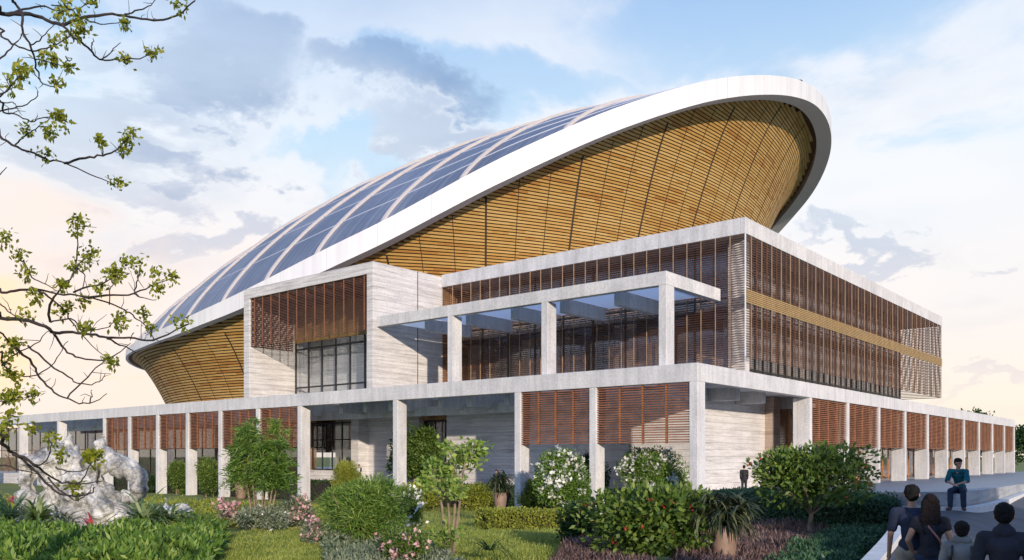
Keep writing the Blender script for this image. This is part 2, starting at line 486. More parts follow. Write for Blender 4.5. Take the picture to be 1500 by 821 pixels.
# ================================================================== SKY, SUN, CAMERA
SUN_EL = 12.0
light = np.array([-7.0, 5.0]); light = light / np.linalg.norm(light)
w = bpy.data.worlds.new('World'); SC.world = w; w.use_nodes = True
nt = w.node_tree; bg = nt.nodes['Background']; wo = nt.nodes['World Output']
sky = N(nt, 'ShaderNodeTexSky', sky_type='NISHITA'); sky.sun_disc = False
sky.sun_elevation = R(SUN_EL); sky.sun_rotation = math.atan2(-light[0], -light[1])
sky.air_density = 1.2; sky.dust_density = 1.5
bg.inputs['Strength'].default_value = .10
nt.links.new(sky.outputs[0], bg.inputs[0])
tc = N(nt, 'ShaderNodeTexCoord'); sx = N(nt, 'ShaderNodeSeparateXYZ'); nt.links.new(tc.outputs['Generated'], sx.inputs[0])
zz = math_n(nt, 'MAXIMUM', sx.outputs[2], 0.0)
inv = math_n(nt, 'DIVIDE', 1.0, math_n(nt, 'ADD', zz, .32))
pv = N(nt, 'ShaderNodeVectorMath', operation='SCALE'); nt.links.new(tc.outputs['Generated'], pv.inputs[0]); nt.links.new(inv, pv.inputs[3])
off = N(nt, 'ShaderNodeMapping'); off.inputs['Location'].default_value = (3.1, .7, .4); off.inputs['Scale'].default_value = (1, 1, 1.25); nt.links.new(pv.outputs[0], off.inputs[0])
nA = noise(nt, off.outputs[0], 1.35, 7, .56, .25); nB = noise(nt, off.outputs[0], 2.1, 8, .58, .3)
off2 = N(nt, 'ShaderNodeMapping'); off2.inputs['Location'].default_value = (-5.3, 2.2, 1.7); nt.links.new(pv.outputs[0], off2.inputs[0]); nt.links.new(off2.outputs[0], nB.inputs['Vector'])
# open sky between clouds, then lit cloud, then the blue-grey undersides
grad = ramp(nt, [(.0, (1.0, .86, .62)), (.07, (.99, .87, .76)), (.18, (.76, .86, .95)), (.34, (.48, .73, .95)), (.55, (.16, .38, .80)), (.9, (.10, .27, .68))]); nt.links.new(zz, grad.inputs[0])
cloud = ramp(nt, [(.0, (1.0, .89, .71)), (.12, (.99, .89, .84)), (.3, (.91, .93, .97)), (.8, (.60, .72, .95))]); nt.links.new(zz, cloud.inputs[0])
dark = ramp(nt, [(.0, (.98, .80, .68)), (.08, (.78, .69, .73)), (.22, (.31, .42, .62)), (.5, (.25, .38, .62))]); nt.links.new(zz, dark.inputs[0])
# directions bent by noise give every cloud bank a ragged edge
bend = N(nt, 'ShaderNodeVectorMath', operation='SUBTRACT'); nt.links.new(nB.outputs['Color'], bend.inputs[0]); bend.inputs[1].default_value = (.5, .5, .5)
bsc = N(nt, 'ShaderNodeVectorMath', operation='SCALE'); nt.links.new(bend.outputs[0], bsc.inputs[0]); bsc.inputs[3].default_value = .50
bd = N(nt, 'ShaderNodeVectorMath', operation='ADD'); nt.links.new(tc.outputs['Generated'], bd.inputs[0]); nt.links.new(bsc.outputs[0], bd.inputs[1])
def bank(px, py, wx, wy):
    '''soft elongated patch of sky round one direction'''
    r_ = ray(px); v = np.array([r_[0], r_[1], (HORIZON - py) / FPX]); v /= np.linalg.norm(v); sd = np.cross(v, [0, 0, 1]); sd /= np.linalg.norm(sd); up_ = np.cross(sd, v)
    def dot(a, k_): n_ = N(nt, 'ShaderNodeVectorMath', operation='DOT_PRODUCT'); nt.links.new(bd.outputs[0], n_.inputs[0]); n_.inputs[1].default_value = tuple(np.array(a) * FPX / k_); q_ = n_.outputs['Value']; return math_n(nt, 'MULTIPLY', q_, q_)
    rr = math_n(nt, 'ADD', dot(sd, wx), dot(up_, wy)); rp = ramp(nt, [(.15, (1, 1, 1)), (1.0, (0, 0, 0))]); rp.color_ramp.interpolation = 'EASE'; nt.links.new(rr, rp.inputs[0]); return rp.outputs[0]
def union(lst):
    o_ = lst[0]
    for q_ in lst[1:]: o_ = math_n(nt, 'MAXIMUM', o_, q_)
    return o_
blue_m = union([bank(1130, 20, 330, 110), bank(60, 60, 120, 50), bank(520, 270, 120, 50), bank(700, 120, 200, 60)])
dark_m = union([bank(340, 120, 130, 75), bank(560, 140, 130, 45), math_n(nt, 'MULTIPLY', bank(160, 190, 170, 45), .6), math_n(nt, 'MULTIPLY', bank(640, 215, 150, 35), .6), math_n(nt, 'MULTIPLY', bank(330, 330, 240, 35), .6), math_n(nt, 'MULTIPLY', bank(1300, 375, 110, 22), .5), math_n(nt, 'MULTIPLY', bank(1430, 575, 90, 18), .6), bank(370, 90, 90, 55), bank(590, 130, 70, 36), bank(280, 165, 90, 40)])
cov = ramp(nt, [(.40, (0, 0, 0)), (.60, (1, 1, 1))]); nt.links.new(nA.outputs[0], cov.inputs[0])
high = ramp(nt, [(.40, (1, 1, 1)), (.62, (.25, .25, .25))]); nt.links.new(zz, high.inputs[0])
cv = math_n(nt, 'MULTIPLY', math_n(nt, 'MULTIPLY', math_n(nt, 'ADD', math_n(nt, 'MULTIPLY', cov.outputs[0], .35), .65), high.outputs[0]), math_n(nt, 'SUBTRACT', 1.0, math_n(nt, 'MULTIPLY', blue_m, .72)))
c1 = mixc(nt, cv, grad.outputs[0], cloud.outputs[0])
drk = ramp(nt, [(.52, (0, 0, 0)), (.72, (.5, .5, .5))]); nt.links.new(nB.outputs[0], drk.inputs[0])
thick = ramp(nt, [(.34, (.25, .25, .25)), (.56, (1, 1, 1))]); nt.links.new(nA.outputs[0], thick.inputs[0])
c2 = mixc(nt, math_n(nt, 'MULTIPLY', math_n(nt, 'MAXIMUM', math_n(nt, 'MULTIPLY', dark_m, thick.outputs[0]), math_n(nt, 'MULTIPLY', drk.outputs[0], .6)), .92), c1, dark.outputs[0])
# warmth of the evening glow low in the west (towards the left of the view)
west = N(nt, 'ShaderNodeVectorMath', operation='DOT_PRODUCT'); nt.links.new(tc.outputs['Generated'], west.inputs[0]); west.inputs[1].default_value = (-.93, .36, .0)
wr = ramp(nt, [(.70, (0, 0, 0)), (1.0, (1, 1, 1))]); nt.links.new(west.outputs['Value'], wr.inputs[0])
lowr = ramp(nt, [(.0, (1, 1, 1)), (.36, (0, 0, 0))]); nt.links.new(zz, lowr.inputs[0])
c3 = mixc(nt, math_n(nt, 'MULTIPLY', math_n(nt, 'MULTIPLY', wr.outputs[0], lowr.outputs[0]), .8), c2, (1.0, .83, .77))
# clear blue sky on the side away from the glow (behind the viewpoint)
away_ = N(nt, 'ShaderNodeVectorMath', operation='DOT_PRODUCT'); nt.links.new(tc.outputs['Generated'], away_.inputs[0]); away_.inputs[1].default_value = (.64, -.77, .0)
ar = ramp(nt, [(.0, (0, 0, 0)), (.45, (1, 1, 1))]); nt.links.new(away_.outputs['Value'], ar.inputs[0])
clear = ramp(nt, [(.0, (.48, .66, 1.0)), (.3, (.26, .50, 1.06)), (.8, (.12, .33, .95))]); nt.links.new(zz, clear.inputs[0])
c3 = mixc(nt, math_n(nt, 'MULTIPLY', bank(0, 440, 330, 210), .55), c3, (1.06, .82, .68)); c3 = mixc(nt, math_n(nt, 'MULTIPLY', bank(-20, 470, 170, 120), .6), c3, (1.25, .84, .46))
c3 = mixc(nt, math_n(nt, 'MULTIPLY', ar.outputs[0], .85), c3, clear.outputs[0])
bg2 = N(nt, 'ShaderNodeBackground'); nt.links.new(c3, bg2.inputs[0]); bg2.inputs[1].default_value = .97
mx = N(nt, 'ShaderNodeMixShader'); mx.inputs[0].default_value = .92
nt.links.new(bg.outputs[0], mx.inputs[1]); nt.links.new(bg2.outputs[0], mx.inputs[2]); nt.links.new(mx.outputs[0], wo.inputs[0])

sun = bpy.data.lights.new('sun', 'SUN'); sun.energy = 4.5; sun.angle = R(.8); sun.color = (1.0, .85, .68)
so = bpy.data.objects.new('sun', sun); COL.objects.link(so)
from mathutils import Vector
lv = Vector((light[0] * math.cos(R(SUN_EL)), light[1] * math.cos(R(SUN_EL)), -math.sin(R(SUN_EL))))
so.rotation_euler = lv.to_track_quat('-Z', 'Y').to_euler(); so.location = (60, -60, 40)

cam = bpy.data.cameras.new('camera'); co = bpy.data.objects.new('camera', cam); COL.objects.link(co); SC.camera = co
co.location = tuple(CAM); co.rotation_euler = (math.pi / 2, 0, math.atan2(EY[0], EX[0]))
cam.sensor_width = 36; cam.lens = FPX / 1500 * 36; cam.shift_y = (HORIZON - 410.5) / 1500; cam.clip_end = 6000; cam.clip_start = .1
SC.view_settings.view_transform = 'Standard'; SC.view_settings.look = 'None'; SC.view_settings.gamma = 1; SC.view_settings.exposure = 0.18
SC.cycles.max_bounces = 7; SC.cycles.transparent_max_bounces = 16; SC.cycles.use_denoising = True

# ================================================================== GROUND
gx = np.unique(np.concatenate([np.linspace(-110, 70, 150), [-3000, -1200, -500, -250, -160, 110, 180, 300, 700, 1500, 3000]]))
gy = np.unique(np.concatenate([np.linspace(-60, 20, 90), [-3000, -1000, -300, -120, -80, 40, 80, 130, 200, 400, 900, 1800, 3000]]))
XX, YY = np.meshgrid(gx, gy); ZZ = gz(XX, YY)
gb = MB(); gb.v = [tuple(p) for p in np.stack([XX, YY, ZZ], -1).reshape(-1, 3)]; nx = len(gx)
gb.f = [(j * nx + i, j * nx + i + 1, (j + 1) * nx + i + 1, (j + 1) * nx + i) for j in range(len(gy) - 1) for i in range(nx - 1)]; gb.m = [0] * len(gb.f)
tag(gb.build('ground', M['ground'], smooth_=True), kind='structure')

# plinth / plaza on the right: a paved apron that rises gently to its curved outer edge
edge_px = [(1150, 40, .45), (1200, 35.5, .72), (1245, 31.5, .95), (1300, 27.3, 1.13), (1360, 24.2, 1.27), (1405, 23.2, 1.32), (1445, 26.5, 1.27), (1475, 33.5, 1.12), (1500, 43, .92), (1540, 60, .62), (1580, 90, .3), (1600, 140, .1)]
def dense(pts, n=6):
    P = np.array(pts, float); k = np.arange(len(P)); q = np.linspace(0, len(P) - 1, (len(P) - 1) * n + 1)
    out = np.zeros((len(q), P.shape[1]))
    for i, t in enumerate(q):
        j = min(int(t), len(P) - 2); u = t - j
        p0 = P[max(j - 1, 0)]; p1 = P[j]; p2 = P[j + 1]; p3 = P[min(j + 2, len(P) - 1)]
        out[i] = .5 * ((2 * p1) + (-p0 + p2) * u + (2 * p0 - 5 * p1 + 4 * p2 - p3) * u * u + (-p0 + 3 * p1 - 3 * p2 + p3) * u ** 3)
    return out
ed = np.array([pt(a, d, z) for a, d, z in dense(edge_px)])
pb = MB(); n = len(ed); inner_y = np.linspace(-1.2, 101, n)
for k in range(n): inner_y[k] = np.interp(k, [0, n * .45, n - 1], [.6, 17, 104])
rows = []
for s in np.linspace(0, 1, 9):
    e = s * s * (3 - 2 * s) * .5 + s * .5
    rows.append([(-1.45 * (1 - s) + ed[k, 0] * s, inner_y[k] * (1 - s) + ed[k, 1] * s, .004 * (1 - s) + ed[k, 2] * (.55 * s + .45 * s * s)) for k in range(n)])
for r in rows: pb.v += r
for a in range(8):
    for k in range(n - 1): pb.f.append((a * n + k, (a + 1) * n + k, (a + 1) * n + k + 1, a * n + k + 1)); pb.m.append(0)
tag(pb.build('plaza_pavement', M['plaza'], smooth_=True), kind='structure')
wb = MB()
wall_h = np.interp(np.arange(n), [0, n * .3, n * .6, n - 1], [.55, .46, .45, .35])
nor = np.zeros((n, 2))
for k in range(n):
    t = ed[min(k + 1, n - 1), :2] - ed[max(k - 1, 0), :2]; t /= np.linalg.norm(t); nor[k] = (t[1], -t[0])
    if nor[k] @ (CAM[:2] - ed[k, :2]) < 0 and k < n * .6: nor[k] *= -1
out = ed[:, :2] + nor * .04
for k in range(n - 1):
    b = len(wb.v)
    a0, a1 = (out[k][0], out[k][1]), (out[k + 1][0], out[k + 1][1]); i0, i1 = ed[k, :2] - nor[k] * .4, ed[k + 1, :2] - nor[k + 1] * .4
    z0, z1 = ed[k, 2] + .012, ed[k + 1, 2] + .012
    wb.quad((*a0, z0 - wall_h[k] - .3), (*a1, z1 - wall_h[k + 1] - .3), (*a1, z1), (*a0, z0)); wb.quad((*a0, z0), (*a1, z1), (*i1, z1), (*i0, z0))
wb.t = []
tag(wb.build('plaza_edge_wall', M['plinth']), 'curved blue grey stone edge wall of the raised plaza beside the road', 'wall')
# road: from the foot of the plaza wall towards the viewer
rb = MB(); k0 = int(n * .30)
near = dense([(1225, 11.5, .12), (1195, 9, .04), (1190, 7, .0), (1260, 5.5, -.05), (1500, 4.5, -.05), (1900, 6, -.02), (2100, 9, .1), (2150, 15, .3), (2150, 25, .6), (2000, 50, .5), (1850, 95, .05), (1780, 160, -.2)], 4)
nearp = np.array([pt(a, d, z) for a, d, z in near]); m_ = n - k0
near_r = np.array([[np.interp(q, np.linspace(0, 1, len(nearp)), nearp[:, c]) for c in range(3)] for q in np.linspace(0, 1, m_)])
foot = np.column_stack([out[k0:, 0], out[k0:, 1], ed[k0:, 2] - wall_h[k0:]])
for s in np.linspace(0, 1, 14): rb.v += [tuple(p) for p in foot * (1 - s) + near_r * s]
for a in range(13):
    for k in range(m_ - 1): rb.f.append((a * m_ + k, (a + 1) * m_ + k, (a + 1) * m_ + k + 1, a * m_ + k + 1)); rb.m.append(0)
tag(rb.build('road', M['asphalt'], smooth_=True), kind='structure')


def strip(name, path, wdt, h, mat, lift=0.):
    P = np.array(path); b = MB(); k = len(P)
    for i in range(k):
        t = P[min(i + 1, k - 1), :2] - P[max(i - 1, 0), :2]; t /= np.linalg.norm(t); q = np.array([t[1], -t[0]]) * wdt / 2
        for sgn, zz_ in ((-1, -.3), (-1, h), (1, h), (1, -.3)): b.v.append((P[i, 0] + sgn * q[0], P[i, 1] + sgn * q[1], P[i, 2] + zz_ + lift))
    for i in range(k - 1):
        for e in range(3): b.f.append((i * 4 + e, i * 4 + e + 1, i * 4 + 4 + e + 1, i * 4 + 4 + e)); b.m.append(0)
    b.f.append((0, 1, 2, 3)); b.m.append(0); e = (k - 1) * 4; b.f.append((e + 3, e + 2, e + 1, e)); b.m.append(0)
    return tag(b.build(name, mat, smooth_=False), kind='structure')


strip('kerb', [foot[i] + np.array([nor[k0 + i][0] * .2, nor[k0 + i][1] * .2, 0]) for i in range(2, m_ - 1)], .26, .07, M['kerb'])
strip('kerb', [pt(a, d, z) for a, d, z in dense([(1332, 22, .72), (1318, 19.5, .60), (1300, 17.2, .46), (1276, 15.2, .33), (1248, 13.2, .22), (1215, 11, .1)], 4)], .3, .13, M['kerb'])

# ================================================================== ARENA HALL (oval shell)
CX, CY, RR = -61.02, 50.7, 48.0
TH = [-180, -160, -135, -111, -101, -90, -80, -73, -66, -59, -53, -47, -41, -35, -28, -21, -14, -6, 2, 8, 13, 19, 26, 32, 38, 46, 52, 65, 80, 95, 110, 130, 150, 180]
ZT = [16.0, 15.6, 15.3, 15.2, 15.4, 16.1, 17.7, 19.4, 21.6, 23.9, 26.5, 29.2, 31.7, 34.2, 36.8, 39.2, 41.1, 42.9, 44.2, 44.6, 44.6, 44.4, 44, 43.3, 42.4, 41.2, 39.8, 36.0, 31, 26.5, 22.5, 18.8, 17, 16.0]
_t = np.arange(-180, 181, 1.0); _z = np.interp(_t, TH, ZT)
_zz = np.concatenate([_z[:-1]] * 3); ker = np.hanning(13); ker /= ker.sum(); _zs = np.convolve(_zz, ker, 'same')[360:720]
_zs = np.append(_zs, _zs[0])
def zrim(t): return np.interp((np.asarray(t) + 180) % 360 - 180, _t, _zs)
def hband(t): return np.interp((np.asarray(t) + 180) % 360 - 180, [-180, -112, -88, -66, -45, 0, 60, 120, 180], [1.0, .75, 1.3, 2.0, 2.25, 1.95, 1.6, 1.2, 1.0])
def wsoff(t): return np.interp((np.asarray(t) + 180) % 360 - 180, [-180, -112, -80, -50, 0, 60, 120, 180], [.4, .3, 1.0, 1.6, 1.8, 1.8, .9, .4])
arena = empty('arena_hall', (CX, CY, 0), 'oval arena hall with golden slatted bowl, white sweeping rim and slate blue domed roof', 'building')
ths = np.arange(-180, 180, 1.0); nt_ = len(ths); ct, st = np.cos(np.radians(ths)), np.sin(np.radians(ths))
zr_, hb_, ws_ = zrim(ths), hband(ths), wsoff(ths)
b = MB()
rings = [(RR * np.ones(nt_), zr_), (RR * np.ones(nt_), zr_ - hb_), (RR - ws_, zr_ - hb_), (RR - ws_, zr_ - .1), (RR - ws_ * .5, zr_)]
for r, z in rings: b.v += [(CX + r[i] * ct[i], CY + r[i] * st[i], z[i]) for i in range(nt_)]
for a in range(5):
    a2 = (a + 1) % 5
    for i in range(nt_):
        j = (i + 1) % nt_; b.f.append((a * nt_ + i, a2 * nt_ + i, a2 * nt_ + j, a * nt_ + j)); b.m.append(1 if a == 1 else 0)
b.build('rim', [M['white_rim'], M['soffit']], arena)
def rwood(t): return RR - wsoff(t) - .45
def rbowl(t, z):
    d = np.maximum(0, zrim(t) - hband(t) * .75 - z); return rwood(t) - 1.15 * d ** .7
# bowl cladding: horizontal slats
b = MB(); DZ = .275
tb = np.arange(-180, 180.01, .75); blocks = {}
zrow = 6.0; row = 0
while zrow < 44.5:
    zt_ = zrim(tb) - hband(tb) * .8; hgt = .185
    r0 = rbowl(tb, zrow); r1 = rbowl(tb, zrow + hgt)
    cc, ss = np.cos(np.radians(tb)), np.sin(np.radians(tb)); cnt = 0; col = .6
    for i in range(len(tb) - 1):
        if cnt <= 0:
            cnt = random.choice((2, 3, 4, 5, 7)); col = random.choice((.55, .62, .70, .78, .85)) if random.random() < .86 else random.uniform(.3, .48)
            col += .10 * math.sin(row * .21 + .5 * math.sin(i * .06)) - .05
        cnt -= 1
        if zrow > min(zt_[i], zt_[i + 1]) - .03: continue
        P = lambda r, q, z: (CX + r * cc[q], CY + r * ss[q], z)
        t = min(1, max(0, col + random.uniform(-.05, .05))); za, zb_ = min(zrow + hgt, zt_[i]), min(zrow + hgt, zt_[i + 1])
        b.quad(P(r0[i], i, zrow), P(r0[i + 1], i + 1, zrow), P(r1[i + 1], i + 1, zb_), P(r1[i], i, za), 0, t)
        b.quad(P(r0[i] - .22, i, zrow + .02), P(r0[i + 1] - .22, i + 1, zrow + .02), P(r0[i + 1], i + 1, zrow), P(r0[i], i, zrow), 0, t * .8)
    zrow += DZ; row += 1
b.build('slat_cladding', M['slat'], arena)
b = MB(); K = 26
for i in range(0, nt_ + 1, 2):
    q = i % nt_; zs = np.linspace(3, zr_[q] - hb_[q] * .55, K - 1)
    for z in zs: r = float(rbowl(ths[q], z)) - .24; b.v.append((CX + r * ct[q], CY + r * st[q], z))
    r = RR - ws_[q] + .06; b.v.append((CX + r * ct[q], CY + r * st[q], zr_[q] - hb_[q] * .45))
nc = len(b.v) // K
for i in range(nc - 1):
    for k in range(K - 1): b.f.append((i * K + k, (i + 1) * K + k, (i + 1) * K + k + 1, i * K + k + 1)); b.m.append(0)
b.build('bowl_backing', M['backing'], arena, True)
b = MB()
for jn, tj in enumerate(np.arange(-156, 81, 4.0)):
    wd = .10 if jn % 3 == 0 else .035
    zs = np.arange(6, float(zrim(tj) - hband(tj) * .85), .9); u = np.array([-math.sin(R(tj)), math.cos(R(tj))]) * wd
    pv_ = None
    for z in zs:
        r = float(rbowl(tj, z)) + .03; c = np.array([CX + r * math.cos(R(tj)), CY + r * math.sin(R(tj))])
        if pv_ is not None: b.quad((*(pv_[0] - u), pv_[1]), (*(pv_[0] + u), pv_[1]), (*(c + u), z), (*(c - u), z))
        pv_ = (c, z)
b.t = []
b.build('panel_joint', M['joint'], arena)
# domed roof
BX = [-48, -42, -34, -26, -18, -10, 0, 8, 16, 24, 32, 40, 48]; BH = [0, 4.4, 8.67, 12.5, 15.87, 18.83, 20.9, 20.4, 18.1, 14.9, 10.4, 4.9, 0]
_bx = np.linspace(-48, 48, 97); _bh = np.interp(_bx, BX, BH); _bh = np.convolve(np.pad(_bh, 4, mode='edge'), np.hanning(11)[1:-1] / np.hanning(11)[1:-1].sum(), 'valid')
def dome(dx, v, lift=0.):
    dx = np.asarray(dx, float); yn = -np.sqrt(np.maximum(0, (RR - .5) ** 2 - dx ** 2)); tn = np.degrees(np.arctan2(yn, dx))
    z = (zrim(tn) - .15) * (1 - v) + (zrim(-tn) - .15) * v + np.interp(dx, _bx, _bh) * (4 * v * (1 - v)) ** .8 + lift
    return np.stack([dx + CX, yn * (1 - 2 * v) + CY, z], -1)
b = MB(); DX = np.linspace(-47.49, 47.49, 121); VV = (1 - np.cos(np.linspace(0, math.pi, 61))) / 2
g = dome(DX[:, None] + 0 * VV[None], VV[None] + 0 * DX[:, None]); b.v = [tuple(p) for p in g.reshape(-1, 3)]
b.f = [(i * 61 + k, (i + 1) * 61 + k, (i + 1) * 61 + k + 1, i * 61 + k + 1) for i in range(120) for k in range(60)]; b.m = [0] * len(b.f)
dome_o = b.build('domed_roof', M['roof'], arena, True)
def ribbon(mb, pts, side, wdt, thick):
    P = np.array(pts); S = np.array(side); k0_ = len(mb.v)
    for p in P:
        for s, dz in ((-1, -.1), (-1, thick), (1, thick), (1, -.1)): q = p + S * s * wdt / 2; mb.v.append((q[0], q[1], q[2] + dz))
    for i in range(len(P) - 1):
        for e in range(3): mb.f.append((k0_ + i * 4 + e, k0_ + i * 4 + e + 1, k0_ + i * 4 + 4 + e + 1, k0_ + i * 4 + 4 + e)); mb.m.append(0)
for dx in (-40.5, -34.6, -28.7, -22.8, -16.9, -11, -5, 1, 7, 12.6, 18, 24, 30, 36.8):
    b = MB(); vs = (1 - np.cos(np.linspace(0, math.pi, 50))) / 2; ribbon(b, dome(dx + 0 * vs, vs), (1, 0, 0), .36, .3)
    b.build('rib', M['rib'], dome_o)
b = MB()
for v in (.035, .075, .125, .18, .24, .31, .39, .47):
    dxs = np.linspace(-45, 45, 90); ribbon(b, dome(dxs, v + 0 * dxs), (0, 1, 0), .10, .05)
b.build('purlin', M['purlin'], dome_o)

# ================================================================== PODIUM BUILDING
pod = empty('podium_building', (0, 0, 0), 'pale stone podium building with ground floor colonnade, wooden louvres and glazed upper wing', 'building')
# --- fascia beams and roof deck
ZB, ZF = 6.47, 7.50
b = MB(); b.box(-128, 0, 0, .62, ZB, ZF); b.box(-.62, 0, .62, 96, ZB, ZF); b.box(-5, -.62, 7.0, 96, 6.95, 7.42); b.box(-102, -5, 7.0, 30, 6.95, 7.42)
b.build('fascia_beam', M['concrete'], pod, bevel=.02)
b = MB(); b.box(-127, -1.45, 3.2, 100, -1.7, -.004); b.build('floor_slab', M['travertine'], pod)
# --- front columns
def col_box(x1, x0, y0, y1, z0, z1): MB().box(x1, x0, y0, y1, z0, z1).build('column', M['concrete'], pod, bevel=.02)
front_x = [0, -6.76, -12.66, -24.35, -36.0, -42.0, -48.0, -53.75, -59.5, -65.4, -71.1, -82.9, -94.3, -105.8, -117]
for i, x in enumerate(front_x):
    if i == 0: col_box(-.52, -.004, .004, .9, -1.6, ZB)
    else: col_box(x - .5, x, .01, .95, -1.7, ZB)
right_y = [17.28 + 7.93 * k for k in range(10)] + [95.9]
for y in right_y: col_box(-1.25, -.008, y - .42, y, -.05, ZB)
# --- louvre screens
LZ0, LZ1 = 3.05, 6.44
def louvre_front(x0, x1):
    b = MB(); nsl = 24
    for k in range(nsl):
        z = LZ0 + (LZ1 - LZ0) * (k + .5) / nsl; b.box(x0, x1, .12, .34, z - .028, z + .028, 0)
        b.box(x0, x0 + .1, .34, .92, z - .042, z + .042, 0)
    for k in range(1, 4): xx = x0 + (x1 - x0) * k / 4; b.box(xx - .035, xx + .035, .16, .36, LZ0, LZ1, 1)
    b.build('louvre_screen', [M['louvre'], M['louvre_post']], pod)
def louvre_right(y0, y1):
    b = MB(); nsl = 24
    for k in range(nsl):
        z = LZ0 + (LZ1 - LZ0) * (k + .5) / nsl; b.box(-.34, -.12, y0, y1, z - .03, z + .03, 0)
        b.box(-.95, -.80, y0, y1, z - .05, z + .03, 0)
    for k in range(1, 4): yy = y0 + (y1 - y0) * k / 4; b.box(-.36, -.16, yy - .035, yy + .035, LZ0, LZ1, 1)
    b.build('louvre_screen', [M['louvre'], M['louvre_post']], pod)
for a in (0, 1): louvre_front(front_x[a + 1] + .004, front_x[a] - .504 - (.02 if a == 0 else 0))
for a in range(4, 10): louvre_front(front_x[a + 1] + .004, front_x[a] - .504)
for a in range(10): louvre_right(right_y[a] + .004, right_y[a + 1] - .424)
# --- colonnade ceiling beams
for x in (-3.4, -9.5, -15.4, -18.9, -21.8, -27.2, -30.2, -33.2, -39, -45, -51, -57, -63, -68.5, -77, -83, -89, -95): MB().box(x - .25, x + .25, 1.9, 7.0, 5.85, 6.93).build('ceiling_beam', M['concrete'], pod)
for y in (4.3, 9.4, 13.5, 21, 29, 37, 45, 53, 61, 69): MB().box(-3.96, -1.95, y - .25, y + .25, 5.98, 6.93).build('ceiling_beam', M['concrete'], pod)
MB().box(-100, -4.7, 4.2, 4.6, 5.5, 6.2).build('ceiling_beam', M['concrete'], pod)
MB().box(-127, -.63, .63, 6.98, 6.96, 7.0).build('skylight_pane', M['frosted'], pod)
MB().box(-3.98, -.62, 7.0, 95, 6.80, 6.9).build('colonnade_ceiling', M['ceiling'], pod)
# --- ground floor walls
b = MB(); b.box(-26.1, -4, 7.0, 7.5, -.1, 6.78); b.box(-4.5, -4, 7.5, 18.4, -.1, 6.78); b.build('ground_floor_wall', M['travertine'], pod)
MB().box(-4.6, -3.3, 18.4, 19.6, -.1, 6.78).build('door_pier', mat_travertine('brown_pier_stone', (.62, .5, .42)), pod)
MB().box(-38.9, -31, 8.6, 9.2, -.1, 6.78).build('ground_floor_wall', M['travertine'], pod)
MB().box(-38.6, -37.6, 7.4, 8.6, -.1, 6.78).build('entrance_pier', M['travertine'], pod)
MB().box(-46, -38.7, 7.6, 8.4, -.1, 1.0).build('low_stone_wall', M['travertine'], pod)
def glazing(name, x0, x1, y0, y1, z0, z1, step, rails, axis, parent=pod, mull=.05, frame=None, glass=None):
    """glass sheet with its mullions; axis 'x' runs along x at y0, axis 'y' runs along y at x0"""
    b = MB(); a0, a1 = (x0, x1) if axis == 'x' else (y0, y1); k = max(1, round((a1 - a0) / step))
    for i in range(k + 1):
        q = a0 + (a1 - a0) * i / k
        if axis == 'x': b.box(q - mull, q + mull, y0 - .06, y0 + .06, z0, z1)
        else: b.box(x0 - .06, x0 + .06, q - mull, q + mull, z0, z1)
    for z in rails:
        if axis == 'x': b.box(x0, x1, y0 - .05, y0 + .05, z - mull, z + mull)
        else: b.box(x0 - .05, x0 + .05, y0, y1, z - mull, z + mull)
    f = b.build(name, frame or M['black'], parent)
    g_ = MB()
    if axis == 'x': g_.box(x0, x1, y0 - .01, y0 + .01, z0, z1)
    else: g_.box(x0 - .01, x0 + .01, y0, y1, z0, z1)
    g_.build('pane', glass or M['glass'], f); return f
glazing('entrance_glazing', -46.2, -38.7, 8.9, 8.9, 1.0, 5.6, 1.5, (1.05, 3.9, 5.5), 'x')
glazing('entrance_door', -31, -26.1, 9.4, 9.4, 0, 5.4, 1.3, (3.4, 5.35), 'x')
MB().box(-31, -26.1, 9.0, 9.6, 5.45, 6.78).build('door_lintel', M['interior'], pod)
MB().box(-46, -26, 11.5, 11.7, 0, 6.7).build('lobby_wall', M['interior_pale'], pod)
glazing('shop_glazing', -127, -46.3, 7.2, 7.2, 0, 6.6, 2.9, (.4, 3.2, 6.5), 'x', frame=M['screen'])
MB().box(-127, -46.3, 9.2, 9.4, 0, 6.7).build('back_wall', M['interior'], pod)
glazing('door_glazing', -4.2, -4.2, 19.6, 94, 0, 6.5, 1.9, (.3, 3.2, 6.4), 'y', frame=M['door'])
MB().box(-7.2, -7.0, 19.6, 94, 0, 6.7).build('back_wall', M['interior'], pod)
b = MB()
for k in range(11): b.box(-26.1 + k * .30, -26.07 + k * .30, 5.6, 5.63, 0, 1.35)
b.box(-26.1, -23, 5.59, 5.64, 1.35, 1.4); b.build('railing', M['black'], pod)

# --- entrance block (travertine box with a slatted hood)
XB0, XB1, ZB0, ZB1 = -44.35, -27.08, 7.5, 17.1
block = MB()
block.box(XB0, XB1, .012, 5.3, ZB1 - .88, ZB1); block.box(XB0, XB0 + .85, .012, 5.3, ZB0, ZB1 - .88); block.box(XB1 - .7, XB1, .012, 7.6, ZB0, ZB1 - .88); block.box(-33, XB1, 5.3, 7.6, ZB1 - .88, ZB1)
blk = block.build('entrance_block', M['travertine'], pod, bevel=.015)
MB().box(XB1 - .01, XB1 + .004, 4.66, 4.74, 7.5, ZB1).build('stone_joint', M['joint'], blk)
b = MB(); zq = 12.0
while zq < 16.2: b.box(XB0 + .86, XB1 - .71, .16, .22, zq, zq + .045, 0); zq += .13
xq = XB0 + 1.5
while xq < XB1 - .8: b.box(xq - .03, xq + .03, .10, .155, 12.0, 16.2, 1); xq += 1.22
zq = 12.0
while zq < 16.2: b.box(XB0 + .86, XB0 + .92, .23, 4.6, zq, zq + .09, 0); zq += .17
for yq in (.7, 1.2, 1.8, 2.4, 3.1, 3.8): b.box(XB0 + .93, XB0 + .97, yq, yq + .05, 12, 16.2, 0)
b.build('slat_hood', [M['hood'], M['hood_post']], blk)
